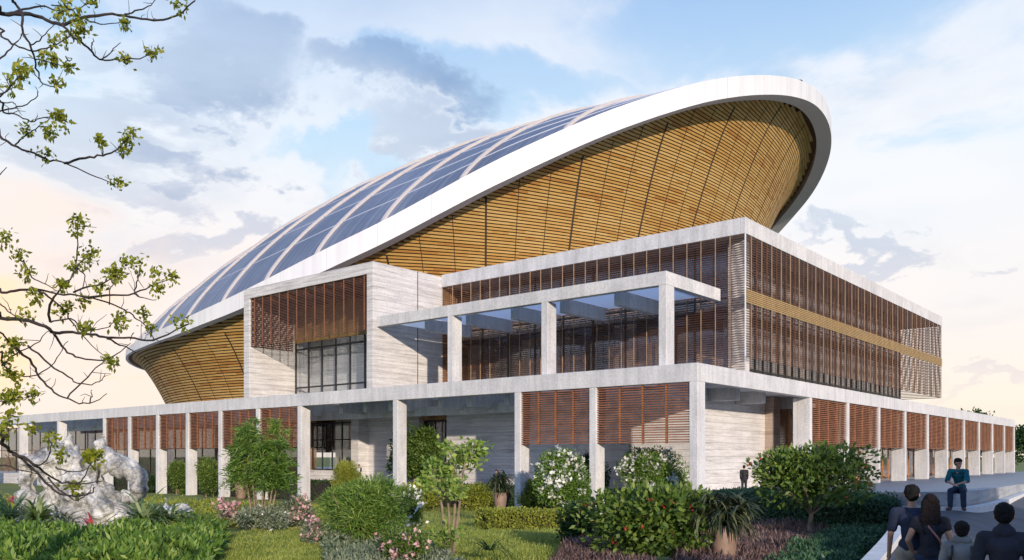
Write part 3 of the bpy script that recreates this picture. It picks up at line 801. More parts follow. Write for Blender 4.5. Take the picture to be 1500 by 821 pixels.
glazing('entrance_window', -43.3, XB1 - .72, 4.8, 4.8, 7.5, 12.7, 1.95, (8.6, 12.1), 'x', blk, .07)
b = MB(); b.box(-43.49, XB1 - .71, 4.75, 4.9, 12.72, 16.2); b.build('blind_wall', mat_plain('golden_blind', (.30, .185, .075), .6, var=.25, scale=2), blk)
b = MB(); b.box(-43.2, XB1 - .71, 6.3, 6.45, 7.5, 14.6); b.box(-43.49, -43.2, 5.31, 6.45, 7.5, 14.6); b.build('room_wall', M['travertine'], blk)
b = MB()
for k in range(6):
    x = -41.8 + k * 2.4; b.box(x, x + .9, .3, 4.7, 15.75, 16.15)
b.build('hood_rafter', M['screen'], blk)

# --- canopy over the terrace
b = MB(); YC0, ZC0, ZC1 = .4, 12.17, 12.95
b.box(XB1 + .003, -2.19, YC0, YC0 + .5, ZC0, ZC1); b.box(-2.69, -2.19, YC0 + .5, 7.3, ZC0, ZC1)
cano = b.build('terrace_canopy', M['concrete'], pod, bevel=.015)
for x in (-2.192, -10.75, -19.1): MB().box(x - .5, x - .002, YC0 + .005, YC0 + .95, 7.4, ZC0 - .003).build('canopy_column', M['concrete'], cano, bevel=.015)
for x in (-6.6, -10.8, -15.0, -19.2, -23.4): MB().box(x - .22, x + .22, YC0 + 1.7, 6.8, 11.7, 12.58).build('canopy_beam', M['concrete'], cano)
b = MB(); x_ = XB1 + .01; xs_ = [-23.4, -19.2, -15.0, -10.8, -6.6, -2.46]
for xe in xs_: q_ = MB(); q_.box(x_, xe - .24, YC0 + .51, 7.3, 12.60, 12.63); q_.build('canopy_pane', M['frosted'], cano); x_ = xe + .24

# --- upper wing
YU, XU, ZU0, ZU1 = 7.41, -.56, 16.25, 17.27
b = MB(); b.box(XB1 + .004, XU, YU, YU + .6, ZU0, ZU1); b.box(XU - .6, XU, YU + .6, 56.7, ZU0, ZU1); b.box(-13.5, XU - .6, 56.1, 56.7, ZU0, ZU1)
wing = b.build('upper_wing', M['concrete'], pod, bevel=.015)
b = MB(); b.box(XB1, XU - .6, YU + .6, 22, 16.3, 16.9); b.box(-13.5, XU - .6, 22, 56.1, 16.3, 16.9); b.build('wing_roof', M['ceiling'], wing)
def screen_front():
    b = MB(); z = 7.62
    while z < 16.2: b.box(XB1 + .02, XU - .02, YU + .05, YU + .12, z, z + .036, 0); z += .15
    x = XU - .03; k = 0
    while x > XB1 + .3: b.box(x - .02, x + .02, YU - .01, YU + .045, 7.6, 16.24, 1 if k else 2); x -= 1.01; k += 1
    return b.build('slat_screen', [M['screen'], M['batten'], M['concrete']], wing)
screen_front()
b = MB(); z = 8.56
while z < 16.2:
    if not 11.86 < z < 12.86: b.box(XU - .12, XU - .05, YU + .13, 56.6, z, z + .045, 0)
    z += .16
for k in range(7): b.box(XU - .10, XU + .02, YU + .13, 56.65, 11.95 + k * .125, 12.03 + k * .125, 2)
y = YU + .9; k = 0
while y < 56.6: b.box(XU - .045, XU + .01, y - .024, y + .024, 8.56, 16.24, 1 if k % 2 == 0 else 0); y += .8; k += 1
b.box(XU - .05, XU + .03, YU - .015, YU + .03, 8.56, 16.24, 3)
z = 8.56
while z < 16.2: b.box(-9, XU - .13, 56.5, 56.57, z, z + .068, 0); z += .17
b.build('slat_screen', [M['screen'], M['batten'], M['band'], M['white']], wing)
MB().box(-2.25, -1.12, 8.5, 9.25, 7.45, 16.28).build('corner_pillar', M['travertine'], wing)
glazing('wing_glazing', XB1 + .05, -2.3, 9.35, 9.35, 7.5, 16.28, 2.9, (7.6, 11.9, 12.7), 'x', wing, .06)
glazing('wing_glazing', -2.6, -2.6, 9.4, 48.5, 7.5, 16.28, 1.35, (7.6, 8.25, 12.3), 'y', wing, .075)
b = MB(); b.box(XB1, -2.7, 9.5, 15.5, 11.95, 12.55); b.box(-9, -2.7, 15.5, 48.4, 11.95, 12.55); b.build('upper_floor', M['interior_dark'], wing)
b = MB(); b.box(XB1, -8, 14.0, 14.3, 7.45, 16.28); b.box(-8.4, -8, 14.3, 48.4, 7.45, 16.28); b.box(-8, -2.7, 48.4, 48.6, 7.45, 16.28); b.box(XB1 - .3, XB1 + .002, 7.61, 14.3, 7.45, 16.28); b.build('inner_wall', M['interior'], wing)
M['blind'] = mat_plain('brown_window_blind', (.30, .18, .105), .7, var=.3, scale=2)
def blind(*a): MB().box(*a).build('window_blind', M['blind'], wing)
for k, x in enumerate(np.arange(-25.5, -4, 2.9)):
    if k % 3 != 1: blind(x - .9, x + .9, 9.9, 10.0, 7.5, 15.0 if k % 2 else 11.6)
for k, y in enumerate(np.arange(11, 47, 2.7)):
    if k % 4 != 2: blind(-3.4, -3.3, y - .8, y + .8, 7.5, 11.0 if k % 3 else 11.9); blind(-3.5, -3.4, y - 1., y + .6, 12.7, 15.2)

# ================================================================== ORGANIC SHAPES (capsules fused into one skin)
def capsule(mb, p0, p1, r0, r1, n=14, k=5, sq=(1, 1, 1)):
    p0, p1 = np.array(p0, float), np.array(p1, float); ax = p1 - p0; L = np.linalg.norm(ax)
    ax = ax / L if L > 1e-6 else np.array([0, 0, 1.]); ref = np.array([1., 0, 0]) if abs(ax[0]) < .8 else np.array([0, 1., 0])
    a = np.cross(ax, ref); a /= np.linalg.norm(a); b_ = np.cross(ax, a); base = len(mb.v); ringsn = []
    for i in range(k + 1):
        t = -math.pi / 2 + (math.pi / 2) * i / k; ringsn.append((p0 + ax * r0 * math.sin(t), max(1e-4, r0 * math.cos(t))))
    for i in range(k + 1):
        t = (math.pi / 2) * i / k; ringsn.append((p1 + ax * r1 * math.sin(t), max(1e-4, r1 * math.cos(t))))
    for c, r in ringsn:
        for q in range(n):
            an = 2 * math.pi * q / n; mb.v.append(tuple(c + r * (math.cos(an) * a + math.sin(an) * b_)))
    m = len(ringsn)
    for i in range(m - 1):
        for q in range(n):
            q2 = (q + 1) % n; mb.f.append((base + i * n + q, base + i * n + q2, base + (i + 1) * n + q2, base + (i + 1) * n + q)); mb.m.append(0)
    mb.f.append(tuple(base + q for q in range(n))[::-1]); mb.m.append(0); e = base + (m - 1) * n; mb.f.append(tuple(e + q for q in range(n))); mb.m.append(0)


def ellipsoid(mb, c, rx, ry, rz, n=16, k=10, rot=0.):
    base = len(mb.v); cr, sr = math.cos(rot), math.sin(rot)
    for i in range(k + 1):
        t = math.pi * i / k; zz_ = -math.cos(t); rr = max(1e-3, math.sin(t))
        for q in range(n):
            an = 2 * math.pi * q / n; x, y = rx * rr * math.cos(an), ry * rr * math.sin(an); mb.v.append((c[0] + x * cr - y * sr, c[1] + x * sr + y * cr, c[2] + rz * zz_))
    for i in range(k):
        for q in range(n):
            q2 = (q + 1) % n; mb.f.append((base + i * n + q, base + i * n + q2, base + (i + 1) * n + q2, base + (i + 1) * n + q)); mb.m.append(0)


def fuse(mb, name, mat, parent, voxel, sm=4, disp=()):
    """union of the closed shapes in mb as one smooth continuous mesh"""
    me = bpy.data.meshes.new(name); me.from_pydata(mb.v, [], mb.f); me.update()
    o = bpy.data.objects.new('fuse', me); COL.objects.link(o)
    r = o.modifiers.new('r', 'REMESH'); r.mode = 'VOXEL'; r.voxel_size = voxel; r.use_smooth_shade = True
    if sm: s_ = o.modifiers.new('s', 'SMOOTH'); s_.factor = .5; s_.iterations = sm
    for i, (kind, size, strength) in enumerate(disp):
        tx = bpy.data.textures.new('relief', kind); tx.noise_scale = size
        d = o.modifiers.new('d', 'DISPLACE'); d.texture = tx; d.strength = strength; d.mid_level = .5; d.texture_coords = 'LOCAL'
    dg = bpy.context.evaluated_depsgraph_get(); ev = o.evaluated_get(dg); out_ = bpy.data.meshes.new_from_object(ev)
    bpy.data.objects.remove(o); bpy.data.meshes.remove(me)
    out_.name = name; out_.materials.clear(); out_.materials.append(mat)
    out_.polygons.foreach_set('use_smooth', [True] * len(out_.polygons))
    return link(name, out_, parent)

# ================================================================== PLANTS
def size_at(px0, px1, yt, yb, dmul=1.0):
    p, d = G((px0 + px1) / 2, yb); return p, d, (px1 - px0) * d / FPX, (yb - yt) * d / FPX


def stems_mesh(base, w, h, n, r, spread=.5, top=.8):
    b = MB()
    for i in range(n):
        a = 2 * math.pi * i / n + RNG.uniform(-.4, .4); k = RNG.uniform(.3, 1) * spread * w / 2
        e = np.array(base) + [math.cos(a) * k, math.sin(a) * k, h * top * RNG.uniform(.75, 1.05)]; s = np.array(base) + [math.cos(a) * k * .12, math.sin(a) * k * .12, -.1]
        m1 = s * .6 + e * .4 + [RNG.normal() * .04 * w, RNG.normal() * .04 * w, h * .06]; b.tube([s, m1, e], [r, r * .75, r * .3], 6)
    return b


def shrub(name, label, px0, px1, yt, yb, mat, L=.16, W=.07, cover=5., cat='shrub', lobes=30, flowers=None, group=None, stems=5, at=None, up=.35, droop=0., z0=0.):
    if at is None: p, d, w_, h_ = size_at(px0, px1, yt, yb)
    else:
        d = at; p = ptz((px0 + px1) / 2, yb, d); w_ = (px1 - px0) * d / FPX; h_ = (yb - yt) * d / FPX
    root = empty(name, tuple(p), label, cat, group); p = p + [0, 0, z0]
    n = int(min(26000, cover * w_ * h_ / (L * W * .5) * 1.6))
    Q, t, P = crown(p, w_, w_ * .8, h_ * .92, n, L, W, lobes, up, droop, .3, 1.15 if name == 'red_berried_shrub' else 1.0)
    quads_mesh('foliage', Q, M[mat], t, root)
    stems_mesh(p, w_, h_, stems, max(.012, .012 * h_)).build('stem', M['stem'], root)
    if flowers:
        fm, fn, fs, pet = flowers
        lb = P[RNG.choice(len(P), fn * 6)]
        toc = nrm(np.array([CAM[0] - p[0], CAM[1] - p[1], 0.8 * d * .6])); rel = (lb - (p + [0, 0, h_ * .45])) / np.array([w_ / 2, w_ * .4, h_ / 2])
        sc_ = np.linalg.norm(rel, axis=1) + .25 * (rel @ toc); C = lb[np.argsort(-sc_)[:int(fn * 2.2)]]; C = C[RNG.permutation(len(C))[:fn]] + toc * .06
        CC = np.repeat(C, pet, 0) + RNG.normal(size=(fn * pet, 3)) * fs * .45; D = RNG.normal(size=(fn * pet, 3)); D[:, 2] += .5
        quads_mesh('blossom', leaf_quads(CC, D, fs, fs * .75), M[fm], RNG.uniform(0, 1, fn * pet), root)
    return root


def blades(base, n, length, width, rise=1.0, spread=1.0, seg=5, arc=1.6, jitter=.06):
    """arching strap leaves from one crown"""
    Q = []; T = []
    for i in range(n):
        a = RNG.uniform(0, 2 * math.pi); el = RNG.uniform(.35, 1.45) * rise; l = length * RNG.uniform(.6, 1.15); dirv = np.array([math.cos(a) * spread, math.sin(a) * spread, 0.])
        side = np.array([-math.sin(a), math.cos(a), 0]); p = np.array(base, float) + dirv * jitter * RNG.uniform(0, 1); ang = min(el, 1.5); t = RNG.uniform(.1, .9)
        prev = (p - side * width * .4, p + side * width * .4)
        for s in range(seg):
            ang -= arc / seg * RNG.uniform(.6, 1.3); p = p + l / seg * (dirv * math.cos(ang) + np.array([0, 0, math.sin(ang)]))
            wv = width * (1 - ((s + 1) / seg) ** 1.8) * .5 + .002; cur = (p - side * wv, p + side * wv)
            Q.append([prev[0], prev[1], cur[1], cur[0]]); T.append(t + RNG.normal() * .12); prev = cur
    return np.array(Q), np.array(T)


def strap_plant(name, label, px, py, n, length, width, mat, cat='plant', rise=1., arc=1.6, group=None, lift=.45):
    p, d = G(px, py); p = p + [0, 0, lift]; root = quads_mesh(name, *(lambda q: (q[0], M[mat], q[1]))(blades(p, n, length, width, rise, 1., 5, arc, .1)))
    return tag(root, label, cat, group)


def carpet(name, px_poly, n, h, mat, L, W, up=.6, label=None, cat=None, kind=None, hp=.5, in_view=True):
    """leafy mass over a patch of ground"""
    if in_view: q = poly_sample(px_poly, n); P, _ = ground_hit(q[:, 0], q[:, 1])
    else: P = on_ground(poly_sample(plan_poly(px_poly), n))
    P = P.copy(); lump = .75 + .35 * np.sin(P[:, 0] * 1.9 + 1.3 * np.sin(P[:, 1] * 1.4)) * np.cos(P[:, 1] * 1.7)
    P[:, 2] += h * np.clip(lump, .3, 1.2) * RNG.uniform(0, 1, n) ** hp
    D = RNG.normal(size=(n, 3)) * .7; D[:, 2] += up
    t = .35 + .3 * (P[:, 2] - gz(P[:, 0], P[:, 1])) / max(h, .01) * 0 + RNG.normal(size=n) * .24 + .1 * np.sin(P[:, 0] * 2.3) * np.sin(P[:, 1] * 2.1) + .12
    o = quads_mesh(name, leaf_quads(P, D, L * RNG.uniform(.6, 1.3, n), W * RNG.uniform(.7, 1.2, n)), M[mat], t)
    return tag(o, label, cat, None, kind)


def hedge_box(name, label, c0, c1, wdt, h, mat, L, W, n, z0=None, cat='hedge', lumps=.06):
    """clipped hedge along the line c0-c1 (plan), leaves on a box"""
    c0, c1 = np.array(c0[:2]), np.array(c1[:2]); ax = c1 - c0; ln = np.linalg.norm(ax); ax /= ln; nx_ = np.array([ax[1], -ax[0]])
    u = RNG.uniform(0, ln, n); v = RNG.uniform(-.5, .5, n) * wdt; zq_ = RNG.uniform(0, 1, n) * h
    face = RNG.integers(0, 5, n); v = np.where(face == 0, -wdt / 2, np.where(face == 1, wdt / 2, v)); zq_ = np.where(face >= 3, h, zq_); u = np.where((face == 2) & (RNG.uniform(size=n) < .4), np.where(RNG.uniform(size=n) < .5, 0, ln), u)
    P = np.column_stack([c0[0] + ax[0] * u + nx_[0] * v, c0[1] + ax[1] * u + nx_[1] * v, zq_]); zb = gz(P[:, 0], P[:, 1]) if z0 is None else z0
    P[:, 2] += zb - .05; P += RNG.normal(size=(n, 3)) * lumps
    D = RNG.normal(size=(n, 3)) * .8; D[:, 2] += .5; D[:, :2] += nx_[None] * np.sign(v)[:, None] * .5
    root = empty(name, (float(c0[0]), float(c0[1]), float(np.mean(zb))), label, cat)
    quads_mesh('foliage', leaf_quads(P, D, L * RNG.uniform(.6, 1.2, n), W * RNG.uniform(.7, 1.2, n)), M[mat], .5 + RNG.normal(size=n) * .22, root)
    b = MB(); i_ = .15
    zz_ = float(np.min(zb)) - .2; q = [c0 + ax * i_ - nx_ * (wdt / 2 - i_), c1 - ax * i_ - nx_ * (wdt / 2 - i_), c1 - ax * i_ + nx_ * (wdt / 2 - i_), c0 + ax * i_ + nx_ * (wdt / 2 - i_)]
    tp = float(np.mean(zb)) + h - i_
    b.v = [(*a, zz_) for a in q] + [(*a, tp) for a in q]; b.f = [(0, 1, 5, 4), (1, 2, 6, 5), (2, 3, 7, 6), (3, 0, 4, 7), (4, 5, 6, 7)]; b.m = [0] * 5
    b.build('twig_core', M['bark'], root); return root


def pot_palm(name, label, px, py, yt, pot_w, pot_h, fol_w, mat='leaf_palm', n=90, at=None, zb=None):
    if at is None: p, d = G(px, py)
    else: d = at; p = ptz(px, py, d)
    s = d / FPX; r = pot_w * s / 2; h = pot_h * s; top = (py - yt) * s
    root = empty(name, tuple(p), label, 'potted plant'); b = MB()
    b.lathe([(r * .70, 0), (r * .78, h * .08), (r * .97, h * .55), (r * 1.0, h * .80), (r * .92, h * .94), (r * .98, h), (r * .86, h), (r * .82, h * .9), (.001, h * .9)], p, 24)
    b.build('pot', M['terracotta'], root, True)
    b = MB(); c = p + [0, 0, h * .9]; th_ = top - h
    for k in range(5): e = c + [RNG.normal() * r * .5, RNG.normal() * r * .5, th_ * RNG.uniform(.3, .6)]; b.tube([c, (c + e) / 2 + RNG.normal(size=3) * .03, e], [r * .1, r * .09, r * .07], 6)
    b.build('stem', M['bark'], root)
    Q, T = [], []
    for k in range(14):
        o_ = c + [RNG.normal() * r * .6, RNG.normal() * r * .6, th_ * RNG.uniform(.15, .68)]
        q, t = blades(o_, n // 14, fol_w * s * .46, fol_w * s * .050, 1.05, 1., 5, 1.9, .02); Q.append(q); T.append(t)
    quads_mesh('foliage', np.concatenate(Q), M[mat], np.concatenate(T), root); return root


# ---- lawn and planting beds
carpet('lawn_grass', [(300, 845), (332, 785), (440, 768), (520, 790), (520, 845)], 26000, .05, 'grass', .10, .016, 1.1, 'close cut sunlit lawn patch between the leafy border and feathery bush', 'lawn', 'stuff')
carpet('lawn_grass', [(590, 770), (600, 748), (700, 730), (705, 780), (830, 778), (870, 845), (600, 845)], 46000, .07, 'grass', .13, .018, 1.1, 'bright yellow green lawn in front of the clipped hedge', 'lawn', 'stuff')
carpet('leafy_groundcover', [(-240, 850), (-240, 796), (60, 794), (130, 803), (200, 796), (270, 782), (318, 782), (330, 806), (300, 850)], 40000, .62, 'leaf_bright', .24, .085, .5, 'dense glossy green border plants in front of the pitted stone', 'ground cover', 'stuff')
carpet('low_yellow_groundcover', [(205, 762), (215, 735), (345, 742), (480, 748), (480, 772), (330, 775)], 13000, .5, 'leaf_yellow', .17, .065, .5, 'pale yellow green bedding plants below the left colonnade', 'ground cover', 'stuff')
carpet('low_yellow_groundcover', [(-240, 778), (-240, 745), (40, 738), (80, 770)], 13000, .6, 'leaf_yellow', .17, .065, .5, 'yellow green bedding plants left of the pitted stone', 'ground cover', 'stuff')
carpet('purple_groundcover', [(985, 850), (1000, 785), (1075, 768), (1225, 785), (1130, 850)], 16000, .34, 'purple', .20, .035, .9, 'dusty pink purple ground cover around the front clay pot', 'ground cover', 'stuff')
carpet('purple_groundcover', [(800, 850), (835, 800), (900, 792), (965, 850)], 7000, .30, 'purple', .17, .035, .9, 'dusty pink purple ground cover below the red berried shrub', 'ground cover', 'stuff')
carpet('mixed_groundcover', [(480, 850), (470, 800), (445, 780), (560, 760), (620, 800), (690, 850)], 9000, .35, 'leaf_grey', .13, .045, .6, 'grey green bedding plants around the feathery bush', 'ground cover', 'stuff')

# ---- hedges
hedge_box('clipped_hedge', 'dark clipped hedge behind the columns of the left colonnade', (-74, 2.0), (-13.4, 2.0), 1.2, 1.75, 'leaf_dark', .16, .08, 26000, -1.5)
hedge_box('clipped_hedge', 'dark hedge behind the front column between two white flowering shrubs', (-12.4, 2.0), (-.9, 2.0), 1.2, 1.7, 'leaf_dark', .14, .07, 8000, -1.5)
a, _ = G(700, 777); b_, _ = G(823, 777)
hedge_box('clipped_hedge', 'low box hedge with yellow green top in the middle of the lawn', a + np.array([-.3, .7, 0]), b_ + np.array([-.3, .7, 0]), 1.5, .78, 'leaf_yellow', .13, .07, 9000)
a = pt(1034, 35.5); b_ = pt(1335, 26.3)
hedge_box('clipped_hedge', 'dark green hedge along the foot of the plaza wall behind the fruit tree', a, b_, 2.2, 1.15, 'leaf_blue', .14, .07, 26000)
carpet('sloping_ivy_groundcover', [(1105, 850), (1210, 790), (1262, 768), (1332, 748), (1330, 770), (1292, 800), (1258, 824), (1235, 850)], 22000, .45, 'leaf_blue', .13, .06, .5, 'dense dark green groundcover sloping down to the road kerb', 'ground cover', 'stuff')

# ---- shrubs, from left to right
shrub('leafy_shrub', 'dark shrub growing between the second and third louvred columns from the left', 243, 275, 672, 728, 'leaf_mid', .2, .09, 4, group='shrubs under the left colonnade', at=84)
shrub('leafy_shrub', 'small bushy tree under the left colonnade beside a clay pot', 283, 322, 668, 728, 'leaf_mid', .2, .09, 4, group='shrubs under the left colonnade', at=79)
shrub('leafy_shrub', 'dark shrub behind the pitted stone under the left colonnade', 196, 228, 690, 728, 'leaf_dark', .2, .09, 4, group='shrubs under the left colonnade', at=87)
pot_palm('potted_palm', 'bushy palm in a tall clay pot against the left colonnade', 353, 731, 672, 18, 32, 50, n=150)
shrub('pink_rose_shrub', 'small pink flowering shrub at the far edge of the left lawn', 312, 352, 733, 772, 'leaf_grey', .12, .05, 4, 'flowering shrub', flowers=('flower_pink', 26, .17, 5))
shrub('pink_rose_shrub', 'pale pink flowering shrub right of the feathery bamboo stems', 400, 462, 724, 775, 'leaf_grey', .13, .05, 4, 'flowering shrub', flowers=('flower_pink', 40, .15, 5))
shrub('grey_green_shrub', 'low grey green shrub around the foot of the bamboo', 335, 432, 742, 778, 'leaf_grey', .14, .05, 4, flowers=('flower_white', 20, .10, 4))
p, d, w_, h_ = size_at(325, 440, 604, 777)
bam = empty('feathery_bamboo', tuple(p), 'tall feathery bamboo with several thin bare stems beside the left lawn', 'bamboo')
b = MB(); tips = []
for k in range(9):
    a = 2 * math.pi * k / 9; e = p + [math.cos(a) * w_ * .33, math.sin(a) * w_ * .22, h_ * RNG.uniform(.7, .98)]; s_ = p + [math.cos(a) * .25, math.sin(a) * .2, -.1]
    mid = s_ * .5 + e * .5 + [math.cos(a + .5) * .1, math.sin(a + .5) * .1, .2]; b.tube([s_, s_ * .7 + mid * .3, mid, e], [.035, .033, .028, .008], 6); tips += [(mid, e)]
b.build('stem', M['stem'], bam)
C = []; D = []
for mid, e in tips:
    for q in range(46):
        f_ = RNG.uniform(-.15, 1.0); o_ = mid * (1 - f_) + e * f_; a = RNG.uniform(0, 6.28); l = w_ * RNG.uniform(.12, .34) * (1.15 - .8 * max(f_, 0))
        for s_ in np.linspace(.1, 1, 16):
            pos = o_ + [math.cos(a) * l * s_, math.sin(a) * l * s_, .28 * l * s_ - .55 * l * s_ * s_]
            for r_ in range(2): C.append(pos + RNG.normal(size=3) * .05); D.append(np.array([math.cos(a), math.sin(a), -.25]) + RNG.normal(size=3) * .7)
C = np.array(C); quads_mesh('foliage', leaf_quads(C, np.array(D), RNG.uniform(.13, .26, len(C)), .036), M['leaf_bright'], .42 + RNG.normal(size=len(C)) * .2 + .1 * np.sin(C[:, 0] * 3), bam)

shrub('golden_conifer', 'upright yellow green conifer in front of the entrance glazing', 484, 534, 668, 742, 'leaf_yellow', .2, .035, 4, 'conifer', up=.9)
p, d, w_, h_ = size_at(460, 600, 700, 800)
fb = empty('feathery_bush', tuple(p), 'broad feathery green bush with fine drooping leaves in the middle foreground', 'bush')
Q, t, P = crown(p, w_, w_ * .75, h_ * .95, 15000, .19, .028, 46, .25, .1); quads_mesh('foliage', Q, M['leaf_bright'], t + .05, fb)
stems_mesh(p, w_, h_, 9, .022, .8).build('stem', M['stem'], fb)
shrub('white_bedding_shrub', 'loose shrub with cream flowers right of the feathery bush', 568, 626, 712, 782, 'leaf_mid', .13, .06, 3.5, 'flowering shrub', flowers=('flower_white', 46, .15, 5))
shrub('pink_rose_shrub', 'rose bush with scattered pink blooms at the lower edge of the lawn', 548, 648, 772, 830, 'leaf_mid', .09, .045, 3.2, 'flowering shrub', flowers=('flower_pink', 26, .10, 6))
shrub('pink_rose_shrub', 'low shrub with small pink blooms left of the feathery bush', 440, 482, 758, 800, 'leaf_grey', .09, .045, 3.2, 'flowering shrub', flowers=('flower_pink', 18, .10, 5))
shrub('golden_shrub', 'rounded yellow green shrub at the foot of the round topiary tree', 566, 656, 706, 748, 'leaf_yellow', .17, .09, 4.5)
shrub('golden_shrub', 'wide yellow green shrub beneath the railing right of the sapling', 672, 738, 706, 748, 'leaf_yellow', .17, .09, 4.5)
shrub('golden_shrub', 'tall yellow green shrub right of the potted palm on the hedge', 742, 800, 700, 752, 'leaf_yellow', .17, .09, 4.5)
p = ptz(607, 728, 66.2)
top = empty('topiary_tree', tuple(p), 'round headed dark green tree on a short trunk behind the entrance column', 'tree')
MB().tube([p - [0, 0, .3], p + [0, .02, 1.2], p + [.05, 0, 2.6]], [.17, .14, .08], 8).build('trunk', M['stem'], top)
Q, t, P = crown(p + [0, 0, .95], 4.7, 4.2, 4.5, 17000, .22, .12, 46, .3, 0); quads_mesh('crown', Q, M['leaf_mid'], t - .12, top)

# young sapling with open crown
p, d, w_, h_ = size_at(602, 716, 648, 818)
sap = empty('sapling_tree', tuple(p), 'slender young tree with sparse round leaves standing on the bright lawn', 'tree')
b = MB(); tips = []
for k in range(4):
    a = 1.6 * k + .5; s_ = p + [math.cos(a) * .06, math.sin(a) * .06, -.1]; e = p + [math.cos(a) * w_ * .22, math.sin(a) * w_ * .22, h_ * (.95 if k == 0 else RNG.uniform(.6, .85))]
    mid = (s_ + e) / 2 + [RNG.normal() * .08, RNG.normal() * .08, .25]; b.tube([s_, mid, e], [.04, .03, .01], 7)
    for q in range(9):
        f_ = RNG.uniform(.35, 1); o_ = mid * (1 - f_) + e * f_ if f_ > .5 else s_ * (1 - f_) + mid * f_ * 1.0 + (0 if f_ > 0 else 0); a2 = RNG.uniform(0, 6.28); l = w_ * RNG.uniform(.14, .30)
        t_ = o_ + [math.cos(a2) * l, math.sin(a2) * l, l * RNG.uniform(.1, .6)]; b.tube([o_, (o_ + t_) / 2 + [0, 0, .04], t_], [.012, .009, .004], 5); tips.append((o_, t_))
b.build('trunk', M['stem'], sap)
C = []; D = []
for o_, t_ in tips:
    for q in range(34): f_ = RNG.uniform(.25, 1.1); C.append(o_ * (1 - f_) + t_ * f_ + RNG.normal(size=3) * .09); D.append((t_ - o_) / np.linalg.norm(t_ - o_) + RNG.normal(size=3) * .7)
C = np.array(C); quads_mesh('crown', leaf_quads(C, np.array(D), RNG.uniform(.10, .19, len(C)), .085), M['leaf_bright'], .72 + RNG.normal(size=len(C)) * .2, sap)

pot_palm('potted_palm', 'dark palm in a brown pot behind the low box hedge', 733, 748, 688, 19, 26, 62, n=300, at=41)
shrub('white_flowering_shrub', 'tall shrub with white blooms between the two louvred bays', 776, 868, 652, 762, 'leaf_bright', .16, .08, 5, 'flowering shrub', lobes=34, flowers=('flower_white', 90, .24, 8))
shrub('white_flowering_shrub', 'tall shrub with white blooms left of the corner column', 902, 1012, 652, 760, 'leaf_bright', .16, .08, 5, 'flowering shrub', lobes=34, flowers=('flower_white', 120, .24, 8))
shrub('dark_shrub', 'dark shrub half hidden behind the left white flowering shrub', 838, 894, 662, 752, 'leaf_dark', .16, .09, 4.5, flowers=('flower_red', 8, .10, 4))
shrub('red_berried_shrub', 'large dark glossy shrub dotted with red berries right of the lawn', 850, 1040, 708, 830, 'leaf_mid', .17, .10, 5.2, 'shrub', lobes=44, flowers=('flower_red', 22, .065, 5))
shrub('red_berried_shrub', 'smaller dark shrub with red berries at the end of the box hedge', 818, 882, 728, 800, 'leaf_dark', .15, .09, 5, 'shrub', lobes=26, flowers=('flower_red', 10, .08, 5))
shrub('red_berried_shrub', 'low dark shrub left of the front clay pot', 985, 1050, 716, 790, 'leaf_mid', .15, .085, 4.5, 'shrub', lobes=26)
pot_palm('potted_palm', 'large dark palm in a clay pot at the front edge of the garden', 1060, 836, 716, 38, 66, 106, n=560)
tag(strap_plant('sedge_tuft', 'dark spiky tuft at the front edge of the bright lawn', 716, 838, 40, .8, .035, 'leaf_dark'), None)
strap_plant('strap_leaf_plant', 'striped strap leaved clump in front of the left foot of the pitted stone', 55, 788, 95, 1.75, .11, 'leaf_strap')
strap_plant('strap_leaf_plant', 'striped strap leaved clump in front of the right side of the pitted stone', 212, 792, 110, 1.8, .11, 'leaf_strap')
strap_plant('strap_leaf_plant', 'striped strap leaved clump beside the small grey rock', 250, 788, 80, 1.5, .09, 'leaf_strap')
strap_plant('dark_fern', 'dark drooping fern in front of the small grey rock', 262, 788, 60, 1.1, .05, 'leaf_dark', arc=2.3)
strap_plant('blue_agave', 'blue green spiky clump at the left edge of the garden', 14, 782, 60, 1.2, .12, 'leaf_blue', arc=.5)
strap_plant('red_cordyline', 'dark red leaved plant at the left edge beside the stone', 18, 752, 30, .6, .06, 'leaf_red', arc=.7)
strap_plant('red_bromeliad', 'bright red bromeliad in the leafy border below the pitted stone', 136, 800, 22, .62, .10, 'leaf_red', arc=.9)

# fruit tree by the right hand hedge
p, d, w_, h_ = size_at(1100, 1270, 655, 792)
p = pt(1187, d); p[2] = gz(p[0], p[1]); ft = empty('fruit_tree', tuple(p), 'small spreading tree with red fruit and forked pale trunk beside the hedge', 'tree')
b = MB(); fk = p + [.02, .02, h_ * .28]; b.tube([p - [0, 0, .1], p + [-.03, .02, h_ * .14], fk], [.075, .065, .06], 8)
for k in range(7):
    a = 2 * math.pi * k / 7 + .3; e = fk + [math.cos(a) * w_ * .33, math.sin(a) * w_ * .26, h_ * RNG.uniform(.22, .5)]; mid = (fk + e) / 2 + [0, 0, .12]; b.tube([fk, mid, e], [.045, .032, .012], 6)
b.build('trunk', M['stem'], ft)
Q, t, P = crown(p + [0, 0, h_ * .34], w_ * 1.05, w_ * .8, h_ * .66, 6200, .17, .095, 30, .3, 0, .35, 1.25); quads_mesh('crown', Q, M['leaf_mid'], t + .06, ft)
C = P[RNG.choice(len(P), 300)]; ctr = p + [0, 0, h_ * .62]; C = C[np.argsort(-np.linalg.norm(C - ctr, axis=1))[:24]]; fm_ = mat_plain('red_fruit_skin', (.40, .045, .02), .4)
for c in C: b = MB(); ellipsoid(b, c, .036, .036, .038, 7, 5); b.build('fruit', fm_, ft, True)

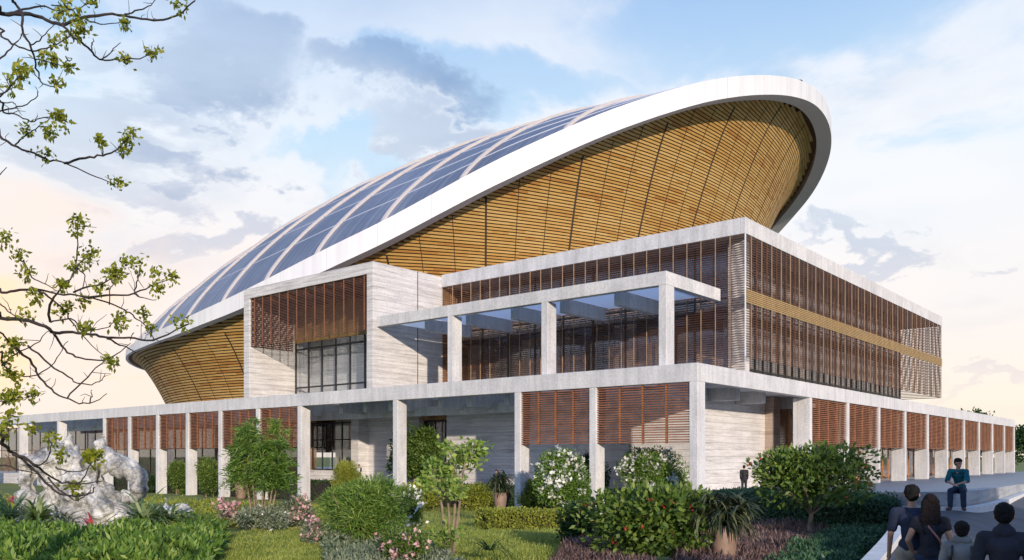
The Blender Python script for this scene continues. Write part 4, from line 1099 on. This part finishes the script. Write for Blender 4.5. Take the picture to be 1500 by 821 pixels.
# distant trees beyond the far end of the colonnade
def far_tree(label, px, d, h, w_, z=-1.3, n=2600):
    p = pt(px, d, z); t_ = empty('distant_tree', tuple(p), label, 'tree', 'trees beyond the colonnade'); MB().tube([p - [0, 0, .5], p + [0, 0, h * .6]], [h * .025, h * .012], 6).build('trunk', M['bark'], t_)
    Q, t, P = crown(p + [0, 0, h * .18], w_, w_, h * .82, n, h * .06, h * .035, 30, .3, 0); quads_mesh('crown', Q, M['leaf_dark'], t, t_)
far_tree('dense dark tree at the far right end of the colonnade', 1507, 150, 8.6, 8, -.8, 4200)
far_tree('tree top showing just above the far right colonnade beam', 1434, 190, 13.6, 8)
far_tree('smaller tree top peeping over the right colonnade beam', 1408, 200, 14.2, 5, n=900)
far_tree('round dark tree outside the frame beyond the colonnade', 1570, 165, 11, 11)
for px, q in ((1300, 'between the wider'), (1355, 'between the narrower')): far_tree('dark tree seen %s right colonnade columns' % q, px, 260, 9, 16)

# ---- pitted scholar stone and its small companion
p0, dR = G(112, 776); dR = dR + .8
def rk(px, py, dd=0.): return ptz(px, py, dR + dd)
def S(v): return v * dR / FPX
b = MB()
for (x0, y0, r0, x1, y1, r1, dd) in [(30, 770, 14, 70, 765, 16, 0), (45, 765, 15, 46, 718, 10, .1), (46, 718, 10, 40, 680, 15, .1), (75, 765, 13, 76, 715, 10, -.2), (40, 680, 14, 95, 672, 22, 0), (76, 715, 12, 95, 690, 20, -.1), (95, 690, 24, 125, 720, 34, 0), (92, 670, 15, 99, 642, 4.5, 0), (99, 642, 4, 101, 630, 1, 0), (110, 690, 22, 140, 690, 18, .1), (125, 725, 32, 130, 765, 30, 0), (85, 770, 22, 130, 772, 26, .1), (140, 740, 28, 165, 765, 24, -.1), (146, 690, 13, 150, 655, 5.5, .1), (150, 655, 5, 151, 636, 1, .1), (151, 660, 10, 172, 684, 11, -.2), (172, 684, 11, 193, 693, 12, -.3), (193, 693, 12, 202, 712, 8, -.3), (202, 712, 8, 197, 731, 5, -.3), (150, 720, 18, 178, 735, 12, .1), (172, 735, 10, 180, 762, 16, 0), (178, 735, 8, 190, 722, 6, 0), (60, 690, 12, 66, 668, 7, .3)]:
    capsule(b, rk(x0, y0, dd), rk(x1, y1, dd), S(r0), S(r1), 14, 5)
stone = fuse(b, 'pitted_stone', M['rock'], None, .055, 3, (('CLOUDS', .95, .75), ('VORONOI', .7, .38), ('VORONOI', .25, .12), ('CLOUDS', .1, .06)))
tag(stone, 'large pale pitted ornamental stone with peaks and holes at the left of the garden', 'rock')
b = MB(); p1, d1 = G(256, 776)
for (x0, y0, r0, x1, y1, r1) in [(236, 764, 9, 274, 766, 11), (243, 748, 9, 268, 752, 11), (243, 742, 5, 243, 728, 2.5), (268, 745, 8, 276, 755, 9)]:
    capsule(b, ptz(x0, y0, d1), ptz(x1, y1, d1), r0 * d1 / FPX, r1 * d1 / FPX)
tag(fuse(b, 'garden_rock', M['rock'], None, .06, 2, (('CLOUDS', .5, .25), ('VORONOI', .3, -.12))), 'small grey brown rock right of the large pitted stone', 'rock')

# ---- overhanging tree at the left, trunk outside the frame
def zc7(x, y): return (x / 2.737, y / 2.737)
def zc8(x, y): return (x / 2.737, 300 + y / 2.737)
def zc1(x, y): return (x / 3.145, 560 + y / 3.145)
BR7 = [([(-60, 40), (5, 57), (100, 55), (170, 75), (245, 100), (330, 72), (450, 60), (540, 70), (640, 82), (715, 60), (782, 3)], 9.6, 3), ([(245, 100), (300, 150), (370, 210), (410, 240), (480, 240), (560, 235), (612, 212)], 9.6, 1.6), ([(410, 238), (445, 205), (485, 172)], 9.6, .9), ([(368, 205), (370, 180), (375, 155)], 9.6, .8),
       ([(40, -20), (60, 15), (90, 55), (90, 120), (130, 190), (140, 250), (155, 300), (165, 330), (205, 345), (228, 330)], 8.8, 1.7), ([(-40, 130), (10, 150), (60, 180), (130, 205), (200, 190), (260, 160), (340, 115)], 9.1, 1.5), ([(30, 60), (100, 35), (180, 30), (240, 45), (300, 35), (375, 5)], 9.8, 1.5), ([(500, 58), (560, 40), (600, 20), (630, -5)], 9.7, 1.1), ([(330, 73), (400, 98), (485, 92)], 9.5, 1.0),
       ([(-40, 450), (10, 450), (60, 460), (120, 485), (200, 470), (262, 490)], 8.5, 1.2), ([(-20, 460), (15, 440), (70, 430), (140, 400), (155, 365)], 8.6, 1.0), ([(-60, 535), (8, 558), (90, 600), (180, 635), (260, 655), (360, 700), (447, 733)], 9.3, 1.9), ([(260, 655), (340, 635), (410, 625), (470, 600), (500, 570), (522, 540)], 9.3, 1.5), ([(410, 622), (414, 600), (405, 578)], 9.3, .8), ([(65, 578), (100, 545), (140, 520), (200, 478)], 9.1, 1.0), ([(-30, 400), (60, 330), (100, 285)], 8.4, 1.1), ([(-20, 250), (30, 210), (80, 150), (90, 110)], 8.6, 1.1), ([(-20, 390), (10, 382), (50, 350)], 8.4, 1.2), ([(-10, 405), (30, 410), (60, 415)], 8.5, .7), ([(200, 20), (290, 40), (310, 90), (300, 130)], 9.5, .8), ([(130, 185), (170, 150), (220, 100)], 9.2, .9), ([(140, 240), (190, 245), (250, 265), (290, 235)], 9.0, .8), ([(-10, 710), (30, 675)], 8.6, .7)]
BR8 = [([(-60, 440), (8, 455), (90, 460), (180, 490), (220, 515), (290, 512), (370, 520), (430, 535), (520, 535), (610, 545), (690, 510), (757, 476)], 9.0, 2.6), ([(430, 535), (500, 570), (577, 606)], 9.0, 1.3), ([(-60, 350), (8, 355), (80, 345), (150, 340), (230, 360), (330, 365), (450, 400), (510, 430), (550, 460), (600, 500), (615, 545)], 9.4, 1.8), ([(150, 345), (210, 380), (270, 440), (300, 490), (350, 545), (430, 615)], 9.5, 1.3), ([(200, 470), (200, 405), (240, 340), (290, 280), (342, 208)], 9.2, 1.7),
       ([(330, 370), (430, 365), (540, 355), (620, 320), (692, 290)], 9.4, 1.5), ([(540, 355), (570, 375), (628, 382)], 9.4, .9), ([(290, 350), (380, 325), (440, 300), (492, 253)], 9.1, 1.2), ([(540, 355), (553, 300), (562, 245)], 9.4, .9), ([(215, 520), (260, 580), (320, 615), (410, 625), (470, 600), (525, 555)], 8.8, 1.4), ([(-40, 620), (8, 640), (100, 690), (190, 660), (240, 600), (270, 545)], 8.6, 1.1), ([(60, 570), (130, 640), (165, 700), (220, 750), (300, 790), (360, 797), (430, 762)], 8.7, 1.5), ([(360, 797), (366, 770), (370, 743)], 8.7, .8), ([(110, 565), (200, 640), (270, 690), (330, 720), (400, 710), (417, 678)], 9.1, 1.2), ([(270, 775), (350, 690), (430, 622), (520, 560)], 8.9, 1.0), ([(-20, 380), (5, 400), (60, 450), (110, 480)], 8.9, 1.0), ([(85, 220), (130, 290), (180, 320), (230, 345)], 9.3, 1.0), ([(305, 235), (310, 130), (312, 55)], 9.2, .9), ([(-30, 490), (8, 520), (50, 560), (80, 600)], 8.5, 1.3), ([(-30, 792), (8, 790), (80, 785), (132, 765)], 8.4, .8), ([(200, 470), (280, 460), (350, 495), (430, 490), (515, 420)], 9.0, 1.0), ([(5, 650), (60, 600), (140, 560), (200, 500)], 8.7, 1.0), ([(470, 490), (480, 530)], 9.0, .7), ([(540, 510), (520, 540)], 9.0, .6), ([(305, 250), (345, 290), (320, 360)], 9.2, .8), ([(440, 400), (445, 330), (490, 290)], 9.2, .7)]
BR1 = [([(-40, 250), (8, 280), (60, 330), (110, 360), (170, 420), (230, 480), (300, 520), (400, 520), (442, 488)], 8.3, 2.2), ([(60, 330), (160, 380), (250, 450), (330, 470), (472, 455)], 8.4, 1.6), ([(300, 465), (370, 460), (410, 395), (440, 345)], 8.4, 1.0), ([(110, 360), (200, 380), (235, 300), (225, 265)], 8.3, 1.0), ([(250, 395), (330, 415), (400, 400)], 8.4, .8), ([(220, 440), (340, 545), (420, 500)], 8.4, 1.0), ([(-20, 380), (80, 400), (180, 420)], 8.3, 1.0)]
CL7 = [(265, 15), (240, 60), (315, 60), (500, 92), (212, 165), (265, 150), (318, 138), (175, 225), (215, 230), (275, 265), (498, 240), (228, 337), (88, 280), (75, 300), (100, 520), (230, 455), (250, 480), (205, 535), (400, 560), (530, 535), (500, 600), (510, 570), (475, 735), (185, 612), (720, 15), (370, 12), (612, 212), (330, 110), (40, 335)]
CL8 = [(312, 60), (312, 95), (80, 200), (370, 185), (355, 215), (300, 250), (505, 225), (555, 230), (470, 275), (445, 270), (630, 275), (695, 290), (635, 345), (580, 425), (600, 490), (720, 465), (455, 630), (335, 390), (250, 320), (140, 370), (95, 440), (60, 550), (40, 560), (340, 495), (30, 680), (40, 770), (130, 755), (400, 330), (270, 400), (100, 270), (10, 105), (480, 465), (250, 430), (20, 620), (60, 700)]
CL1 = [(130, 200), (45, 165), (240, 255), (430, 330), (400, 330), (345, 490), (300, 335), (440, 350), (20, 60), (60, 40), (20, 200)]
tr = pt(-170, 10.5); tr[2] = gz(tr[0], tr[1])
ot = empty('overhanging_tree', tuple(tr), 'budding tree with dark bare twigs and yellow green leaf tufts reaching in from the left', 'tree')
b = MB(); unit = 9.0 / FPX
crown_pts = [tr + [0, 0, z] + np.array([.12 * math.sin(z), .1 * math.cos(z * 1.3), 0]) for z in (-.3, 1, 2.4, 4, 5.5, 7, 8.6)]
b.tube(crown_pts, [.26, .21, .18, .15, .12, .09, .05], 10)
segs = {7: BR7, 8: BR8, 1: BR1}; conv = {7: zc7, 8: zc8, 1: zc1}; br_nodes = []
for key in (7, 8, 1):
    for poly, d, r in segs[key]:
        pts_ = []
        for i, q in enumerate(poly):
            px, py = conv[key](*q); pts_.append(ptz(px, py, d + .25 * math.sin(i * 1.3 + d * 5) + .12 * i * (1 if len(poly) > 5 else 0) * .3))
        if poly[0][0] < -35: pts_ = [crown_pts[int(np.argmin([abs(c[2] - pts_[0][2] + .5) for c in crown_pts]))]] + pts_
        P = dense(pts_, 4); rr = np.linspace(r, max(.4, r * .3), len(P)) * unit * 1.3; b.tube(list(P + RNG.normal(size=P.shape) * .006), list(rr), 6); br_nodes.append(P)
        for _ in range(len(P) // 6):      # short spur twigs
            q = P[RNG.integers(len(P) // 3, len(P))]; e = q + nrm(RNG.normal(size=3) + [0, 0, .7]) * RNG.uniform(.06, .22); b.tube([q, (q + e) / 2 + RNG.normal(size=3) * .01, e], [.004, .0035, .002], 4)
b.build('branch', M['bark'], ot)
allP = np.concatenate(br_nodes); C = []; D = []; T = []; relP = allP - CAM; aP = relP[:, :2]
depP = aP @ np.array([-EY[0], EX[0]]); pxP = MIDX + FPX * (aP @ np.array([EX[0], EY[0]])) / depP; pyP = HORIZON - FPX * relP[:, 2] / depP
for key, cl in ((7, CL7), (8, CL8), (1, CL1)):
    for q in cl:
        px, py = conv[key](*q); k = int(np.argmin((pxP - px) ** 2 + (pyP - py) ** 2)); c = ptz(px, py, depP[k]); br_ = c * .8 + allP[k] * .2
        sz = RNG.uniform(.028, .052)
        for _ in range(int(RNG.uniform(34, 60))):
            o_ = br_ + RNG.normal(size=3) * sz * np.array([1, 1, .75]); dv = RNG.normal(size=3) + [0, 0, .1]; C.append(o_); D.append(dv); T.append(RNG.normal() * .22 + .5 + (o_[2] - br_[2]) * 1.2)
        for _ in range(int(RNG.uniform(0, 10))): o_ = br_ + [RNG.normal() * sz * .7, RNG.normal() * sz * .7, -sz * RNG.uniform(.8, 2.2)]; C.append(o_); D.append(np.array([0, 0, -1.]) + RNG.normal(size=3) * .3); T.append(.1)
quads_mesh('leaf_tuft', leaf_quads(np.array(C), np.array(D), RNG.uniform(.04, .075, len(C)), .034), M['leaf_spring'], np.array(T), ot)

# ================================================================== PEOPLE
SKIN = mat_plain('skin', (.40, .22, .145), .6, var=.08, spec=.25); HAIR = mat_plain('black_hair', (.010, .009, .009), .85, var=.5, scale=40, spec=.15); HAIRB = mat_plain('brown_hair', (.015, .010, .009), .9, var=.5, scale=40, spec=.2)
def cloth(name, c): return mat_plain(name, c, .9, var=.25, scale=5, spec=.2)
def person(label, pos, face, H, J=None, vox=.009, shirt=None, trousers=None, hair='short', hairmat=None, sleeve=.55, shoes=None, bag=None, coat=None, fat=1.0, fem=False):
    """face: plan direction the person looks; J: joint overrides in body space (x right, y forward, z up, for 1.75 m)"""
    f_ = np.array(face, float)[:2]; f_ /= np.linalg.norm(f_); r_ = np.array([f_[1], -f_[0]]); k = H / 1.75
    sh = .165 if fem else .19
    j = dict(head=(0, .02, 1.625), neck=(0, -.01, 1.47), chest=(0, -.01, 1.30), waist=(0, .0, 1.06), hip=(0, 0, .94), shL=(-sh, -.01, 1.41), shR=(sh, -.01, 1.41), elL=(-.25, -.03, 1.13), elR=(.25, -.03, 1.13), wrL=(-.26, .07, .89), wrR=(.26, .07, .89),
             hpL=(-.09, 0, .92), hpR=(.09, 0, .92), knL=(-.10, .02, .50), knR=(.10, .02, .50), anL=(-.10, -.03, .09), anR=(.10, -.03, .09), toL=(-.12, .14, .035), toR=(.12, .14, .035), look=(0, 1, 0))
    if J: j.update(J)
    pos = np.array(pos, float)
    def W(v): v = np.array(v, float) * k; return np.array([pos[0] + r_[0] * v[0] + f_[0] * v[1], pos[1] + r_[1] * v[0] + f_[1] * v[1], pos[2] + v[2]])
    root = empty('person', tuple(pos), label, 'person')
    def cap(mb, a, b2, ra, rb): capsule(mb, W(a) if isinstance(a, tuple) else W(tuple(a)), W(tuple(b2)), ra * k * fat, rb * k * fat, 14, 5)
    A = {q: np.array(v, float) for q, v in j.items()}
    mb = MB(); hd = A['head']; lk = A['look'] / np.linalg.norm(A['look']); rt = np.array([lk[1], -lk[0], 0.]); rt /= np.linalg.norm(rt)
    cap(mb, hd + [0, 0, .035] - lk * .012, hd + lk * .005 + [0, 0, .03], .085, .082); cap(mb, hd + lk * .022 - [0, 0, .045], hd + lk * .035 - [0, 0, .075], .058, .042)
    cap(mb, hd + lk * .088 + [0, 0, .012], hd + lk * .103 - [0, 0, .022], .009, .014); cap(mb, hd + lk * .075 + [0, 0, .03], hd + lk * .072 + [0, 0, .03], .022, .022)
    cap(mb, hd + lk * .082 - [0, 0, .058], hd + lk * .084 - [0, 0, .06], .017, .014)
    for s in (-1, 1): cap(mb, hd + rt * s * .083 - lk * .005 + [0, 0, .015], hd + rt * s * .085 - lk * .005 - [0, 0, .02], .014, .010)
    cap(mb, A['neck'] - [0, 0, .03], hd - [0, 0, .05], .052, .050); cap(mb, A['chest'], A['neck'] - [0, 0, .07], .115, .07); cap(mb, A['waist'], A['chest'], .105, .125); cap(mb, A['hip'], A['waist'], .12, .11)
    for s in 'LR':
        cap(mb, A['neck'] - [0, 0, .07], A['sh' + s], .06, .055); cap(mb, A['sh' + s], A['el' + s], .050, .038); cap(mb, A['el' + s], A['wr' + s], .038, .026)
        fd = A['wr' + s] - A['el' + s]; fd /= np.linalg.norm(fd); pal = A['wr' + s] + fd * .06; cap(mb, A['wr' + s], pal, .024, .030)
        sd = np.cross(fd, [0, 0, 1.]) if abs(fd[2]) < .8 else np.array([0, 1., 0]); sd = sd / np.linalg.norm(sd); inn = np.array([-1. if s == 'R' else 1., .1, 0])
        for q, (o_, ln) in enumerate(((-.026, .062), (-.009, .074), (.009, .07), (.026, .055))):
            b0 = pal + sd * o_ + fd * .02; b1 = b0 + fd * ln * .55; b2 = b1 + (fd * .6 + inn * .5) * ln * .5; cap(mb, b0, b1, .0095, .009); cap(mb, b1, b2, .009, .0075)
        t0 = A['wr' + s] + fd * .03 + sd * .028; cap(mb, t0, t0 + fd * .035 + sd * .03, .011, .0095); cap(mb, t0 + fd * .035 + sd * .03, t0 + fd * .065 + sd * .032 + inn * .012, .0095, .008)
        cap(mb, A['hp' + s], A['kn' + s], .082, .055); cap(mb, A['kn' + s], A['an' + s], .055, .036); cap(mb, A['an' + s] - [0, 0, .03], A['to' + s], .038, .030)
    fuse(mb, 'body', SKIN, root, vox * k, 2)
    for s in (-1, 1):
        eb = MB(); ellipsoid(eb, W(hd + lk * .086 + rt * s * .032 + [0, 0, .018]), .011 * k, .011 * k, .007 * k, 8, 6); eb.build('eye', M['black'], root, True)
    if shirt is not None:
        mb = MB(); cap(mb, A['chest'] + [0, 0, .0], A['neck'] - [0, 0, .055], .135, .075); cap(mb, A['waist'], A['chest'], .122, .142); cap(mb, A['hip'] + [0, 0, .04], A['waist'], .138, .124)
        cap(mb, A['chest'] + [-.06, 0, .02], A['chest'] + [.06, 0, .02], .12, .12); cap(mb, A['hip'] + [-.045, 0, .05], A['hip'] + [.045, 0, .05], .115, .115)
        for s in 'LR':
            cap(mb, A['neck'] - [0, 0, .06], A['sh' + s], .068, .070); e = A['sh' + s] * (1 - min(sleeve, 1)) + A['el' + s] * min(sleeve, 1); cap(mb, A['sh' + s], e, .070, .062)
            if sleeve > 1: e2 = A['el' + s] * (2 - sleeve) + A['wr' + s] * (sleeve - 1); cap(mb, A['el' + s], e2, .062, .046)
        fuse(mb, 'shirt' if coat is None else coat, shirt, root, vox * k, 2, (('CLOUDS', .12 * k, .018 * k),))
    if trousers is not None:
        mb = MB(); cap(mb, A['hip'] + [0, 0, -.01], A['hip'] + [0, 0, .06], .128, .122)
        for s in 'LR': cap(mb, A['hp' + s] - [0, 0, .01], A['kn' + s], .100, .076); cap(mb, A['kn' + s], A['an' + s] + [0, 0, .03], .075, .066)
        fuse(mb, 'trousers', trousers, root, vox * k, 2, (('CLOUDS', .14 * k, .02 * k),))
    if shoes is not None:
        for s in 'LR': mb = MB(); cap(mb, A['an' + s] - [0, 0, .04], A['to' + s] + [0, 0, .005], .050, .042); fuse(mb, 'shoe', shoes, root, vox * k, 2)
    hm = hairmat or HAIR; mb = MB(); up_ = np.array([0, 0, 1.])
    cap(mb, hd - lk * .028 + up_ * .06, hd + lk * .015 + up_ * .068, .094, .082); cap(mb, hd - lk * .04 + up_ * .01, hd - lk * .03 + up_ * .04, .080, .090)
    for s in (-1, 1): cap(mb, hd + rt * s * .058 - lk * .02 + up_ * .05, hd + rt * s * .062 - lk * .025 + up_ * .0, .034, .024)
    if hair == 'long':
        for q in np.linspace(-1, 1, 5): cap(mb, hd - lk * .06 + rt * q * .055 + up_ * .03, hd - lk * (.115 - .02 * abs(q)) + rt * q * .085 - up_ * .20, .055, .045); cap(mb, hd - lk * (.115 - .02 * abs(q)) + rt * q * .085 - up_ * .20, hd - lk * .135 + rt * q * .07 - up_ * (.42 - .05 * abs(q)), .042, .016)
    fuse(mb, 'hair', hm, root, vox * k, 2, (('CLOUDS', .05 * k, .022 * k), ('CLOUDS', .018 * k, .010 * k)))
    return root, W, A, k
away = lambda px: np.array([(px - MIDX) / FPX * EX[0] - EY[0], (px - MIDX) / FPX * EY[0] + EX[0]])
navy = cloth('navy_cotton', (.028, .036, .062)); black_c = cloth('black_cotton', (.024, .024, .030)); khaki = cloth('khaki_cotton', (.30, .25, .19)); denim = cloth('dark_denim', (.025, .035, .06)); teal = cloth('teal_cotton', (.012, .10, .12)); greyj = cloth('grey_jacket', (.20, .185, .165)); darkj = cloth('dark_wool', (.030, .029, .036)); cream = cloth('cream_jacket', (.62, .52, .38)); shoe_m = cloth('brown_shoe', (.10, .05, .04)); tan_l = cloth('pink_leather', (.35, .15, .12))
# couple walking away
root, W, A, k = person('man in navy t-shirt and khaki trousers walking away beside a long haired woman', pt(1336, 11.2, .10), away(1350), 1.81, dict(wrL=(-.27, .06, .88), elR=(.26, -.03, 1.14), wrR=(.24, .09, .95), knL=(-.10, .10, .52), anL=(-.10, -.02, .12)), .008, navy, khaki, shoes=shoe_m, sleeve=.72)
b = MB(); b.tube([W((-.13, .10, 1.42)), W((-.11, -.02, 1.475)), W((.0, -.145, 1.36)), W((.11, -.15, 1.18)), W((.165, -.06, 1.02))], .014, 6); b.build('bag_strap', M['black'], root, True)
root, W, A, k = person('woman with long dark hair and black top walking away with an arm bent', pt(1363, 10.9, .10), away(1330), 1.70, dict(elL=(-.27, -.04, 1.15), wrL=(-.22, .10, 1.0), elR=(.25, -.05, 1.14), wrR=(.29, .06, .93)), .008, black_c, denim, 'long', HAIRB, .3, shoe_m, fem=True)
b = MB(); b.tube([W((-.10, .02, 1.46)), W((-.02, -.14, 1.34)), W((.10, -.15, 1.18)), W((.165, -.05, 1.03))], .013, 6); b.build('bag_strap', tan_l, root, True)
b = MB(); wr_ = W(A['wrR']); hnd = W(A['wrR'] + np.array([.01, .02, -.07]))
for (o_, e, r0, r1) in [((-.10, .02, -.06), (.12, .03, -.06), .07, .06), ((-.16, .03, -.16), (.06, .02, -.10), .09, .08), ((-.22, .02, -.30), (.02, .02, -.26), .08, .10), ((-.20, .02, -.40), (-.05, .03, -.42), .06, .07), ((.05, .03, -.10), (.14, .03, -.18), .06, .05)]:
    q0 = A['wrR'] + np.array(o_) * [1, 1, 1.1]; q1 = A['wrR'] + np.array(e) * [1, 1, 1.1]; capsule(b, W(q0), W(q1), r0, r1)
tag(fuse(b, 'folded_jacket', cream, None, .012, 2, (('CLOUDS', .12, .05), ('CLOUDS', .05, .02))), 'cream jacket hanging over the walking woman\'s right hand', 'jacket')
# child with backpack and adult in dark coat
root, W, A, k = person('short haired child in a grey jacket with backpack straps at the frame bottom', pt(1409, 10.3, .02), away(1400), 1.47, None, .009, greyj, denim, hairmat=HAIRB, sleeve=1.95, coat='jacket', shoes=shoe_m, fat=1.12)
for s in (-1, 1): b = MB(); b.tube([W((s * .11, .14, 1.30)), W((s * .115, .02, 1.475)), W((s * .13, -.14, 1.38)), W((s * .15, -.17, 1.15))], .016, 6); b.build('backpack_strap', M['black'], root, True)
mb = MB(); capsule(mb, W((-.06, -.01, 1.50)), W((.06, -.01, 1.50)), .075 * k, .075 * k); fuse(mb, 'hood', greyj, root, .01, 2)
root, W, A, k = person('adult in a dark coat with short hair standing nearest the viewer at right', pt(1471, 8.9, 0), away(1480), 1.79, None, .009, darkj, darkj, sleeve=1.95, coat='coat', shoes=shoe_m, fat=1.03)
mb = MB(); capsule(mb, W((-.035, -.015, 1.47)), W((.035, -.015, 1.47)), .075 * k, .075 * k); capsule(mb, W((0, -.02, 1.46)), W((0, -.01, 1.52)), .074 * k, .066 * k); fuse(mb, 'collar', darkj, root, .01, 2)
# seated man on the plaza edge
sp = pt(1404, 22.65, 0); fdir = CAM[:2] - sp[:2]; sp[2] = 1.335 - .47
person('seated man in teal shirt and jeans resting on the plaza edge wall', sp, fdir + np.array([-.45 * fdir[1], .45 * fdir[0]]) * -.35, 1.76,
       dict(hip=(0, -.17, .56), waist=(0, -.14, .70), chest=(0, -.02, .92), neck=(0, .08, 1.09), head=(-.02, .13, 1.24), shL=(-.19, .05, 1.03), shR=(.19, .05, 1.03), elL=(-.24, .20, .77), elR=(.24, .20, .77), wrL=(-.05, .37, .70), wrR=(.05, .38, .69), hpL=(-.09, -.15, .54), hpR=(.09, -.15, .54), knL=(-.15, .27, .52), knR=(.15, .27, .52), anL=(-.16, .24, .09), anR=(.15, .30, .09), toL=(-.21, .40, .04), toR=(.19, .46, .04), look=(-.75, .6, 0)), .009, teal, denim, hairmat=HAIRB, sleeve=.95, shoes=shoe_m)
# small figures near the building
person('distant person in dark clothes standing alone by the corner wall', pt(1090, 50, .12), (-.5, 1), 1.66, dict(elL=(-.215, -.02, 1.13), elR=(.215, -.02, 1.13), wrL=(-.205, .06, .9), wrR=(.205, .06, .9)), .016, black_c, black_c, sleeve=1.95, shoes=black_c)
root, W, A, k = person('distant person reading a paper by the entrance pier', pt(526, 71.5, 0), (.6, -1), 1.62, dict(elL=(-.22, .08, 1.15), elR=(.22, .08, 1.15), wrL=(-.08, .30, 1.18), wrR=(.10, .30, 1.18)), .016, black_c, navy, sleeve=1.9, shoes=black_c)
b = MB(); c = W((.02, .36, 1.22)); b.quad(c + [-.25, -.02, -.15], c + [.25, .02, -.15], c + [.25, .05, .2], c + [-.25, .01, .2]); b.quad(c + [-.25, 0, -.16], c + [.25, .04, -.16], c + [.25, .07, .19], c + [-.25, .03, .19]); b.t = []
tag(b.build('paper_sheet', M['white']), 'white sheet held by the person at the entrance pier', 'paper')
person('distant person in a dark top behind the potted palm on the hedge', pt(727, 60, -.25), (.2, -1), 1.60, None, .016, navy, black_c, sleeve=1.9, shoes=black_c)

# unseen trees added behind the viewpoint to throw shade on the road corner
for (perp, back, zt_, wd, lab) in ((8.6, 12.0, 5.9, 7.0, 'unseen broad low tree added behind the viewpoint to shade the road'), (19.0, 10.0, 10.0, 11.0, 'unseen taller broad tree added behind the viewpoint to shade the plaza edge')):
    sx_, sd_ = .25, -.97; X_ = perp * .97 + sx_ * back; d_ = perp * .25 + sd_ * back
    p = np.array([CAM[0] + X_ * EX[0] - d_ * EY[0], CAM[1] + X_ * EY[0] + d_ * EX[0], -.2])
    t_ = empty('added_shade_tree', tuple(p), lab, 'tree'); MB().tube([p, p + [.1, 0, zt_ * .4], p + [0, .1, zt_ * .7]], [.25, .2, .1], 8).build('trunk', M['bark'], t_)
    Q, t, P = crown(p + [0, 0, zt_ * .22], wd, wd, zt_ * .78, 9000, .42, .26, 40, .3, 0); quads_mesh('crown', Q, M['leaf_dark'], t, t_)
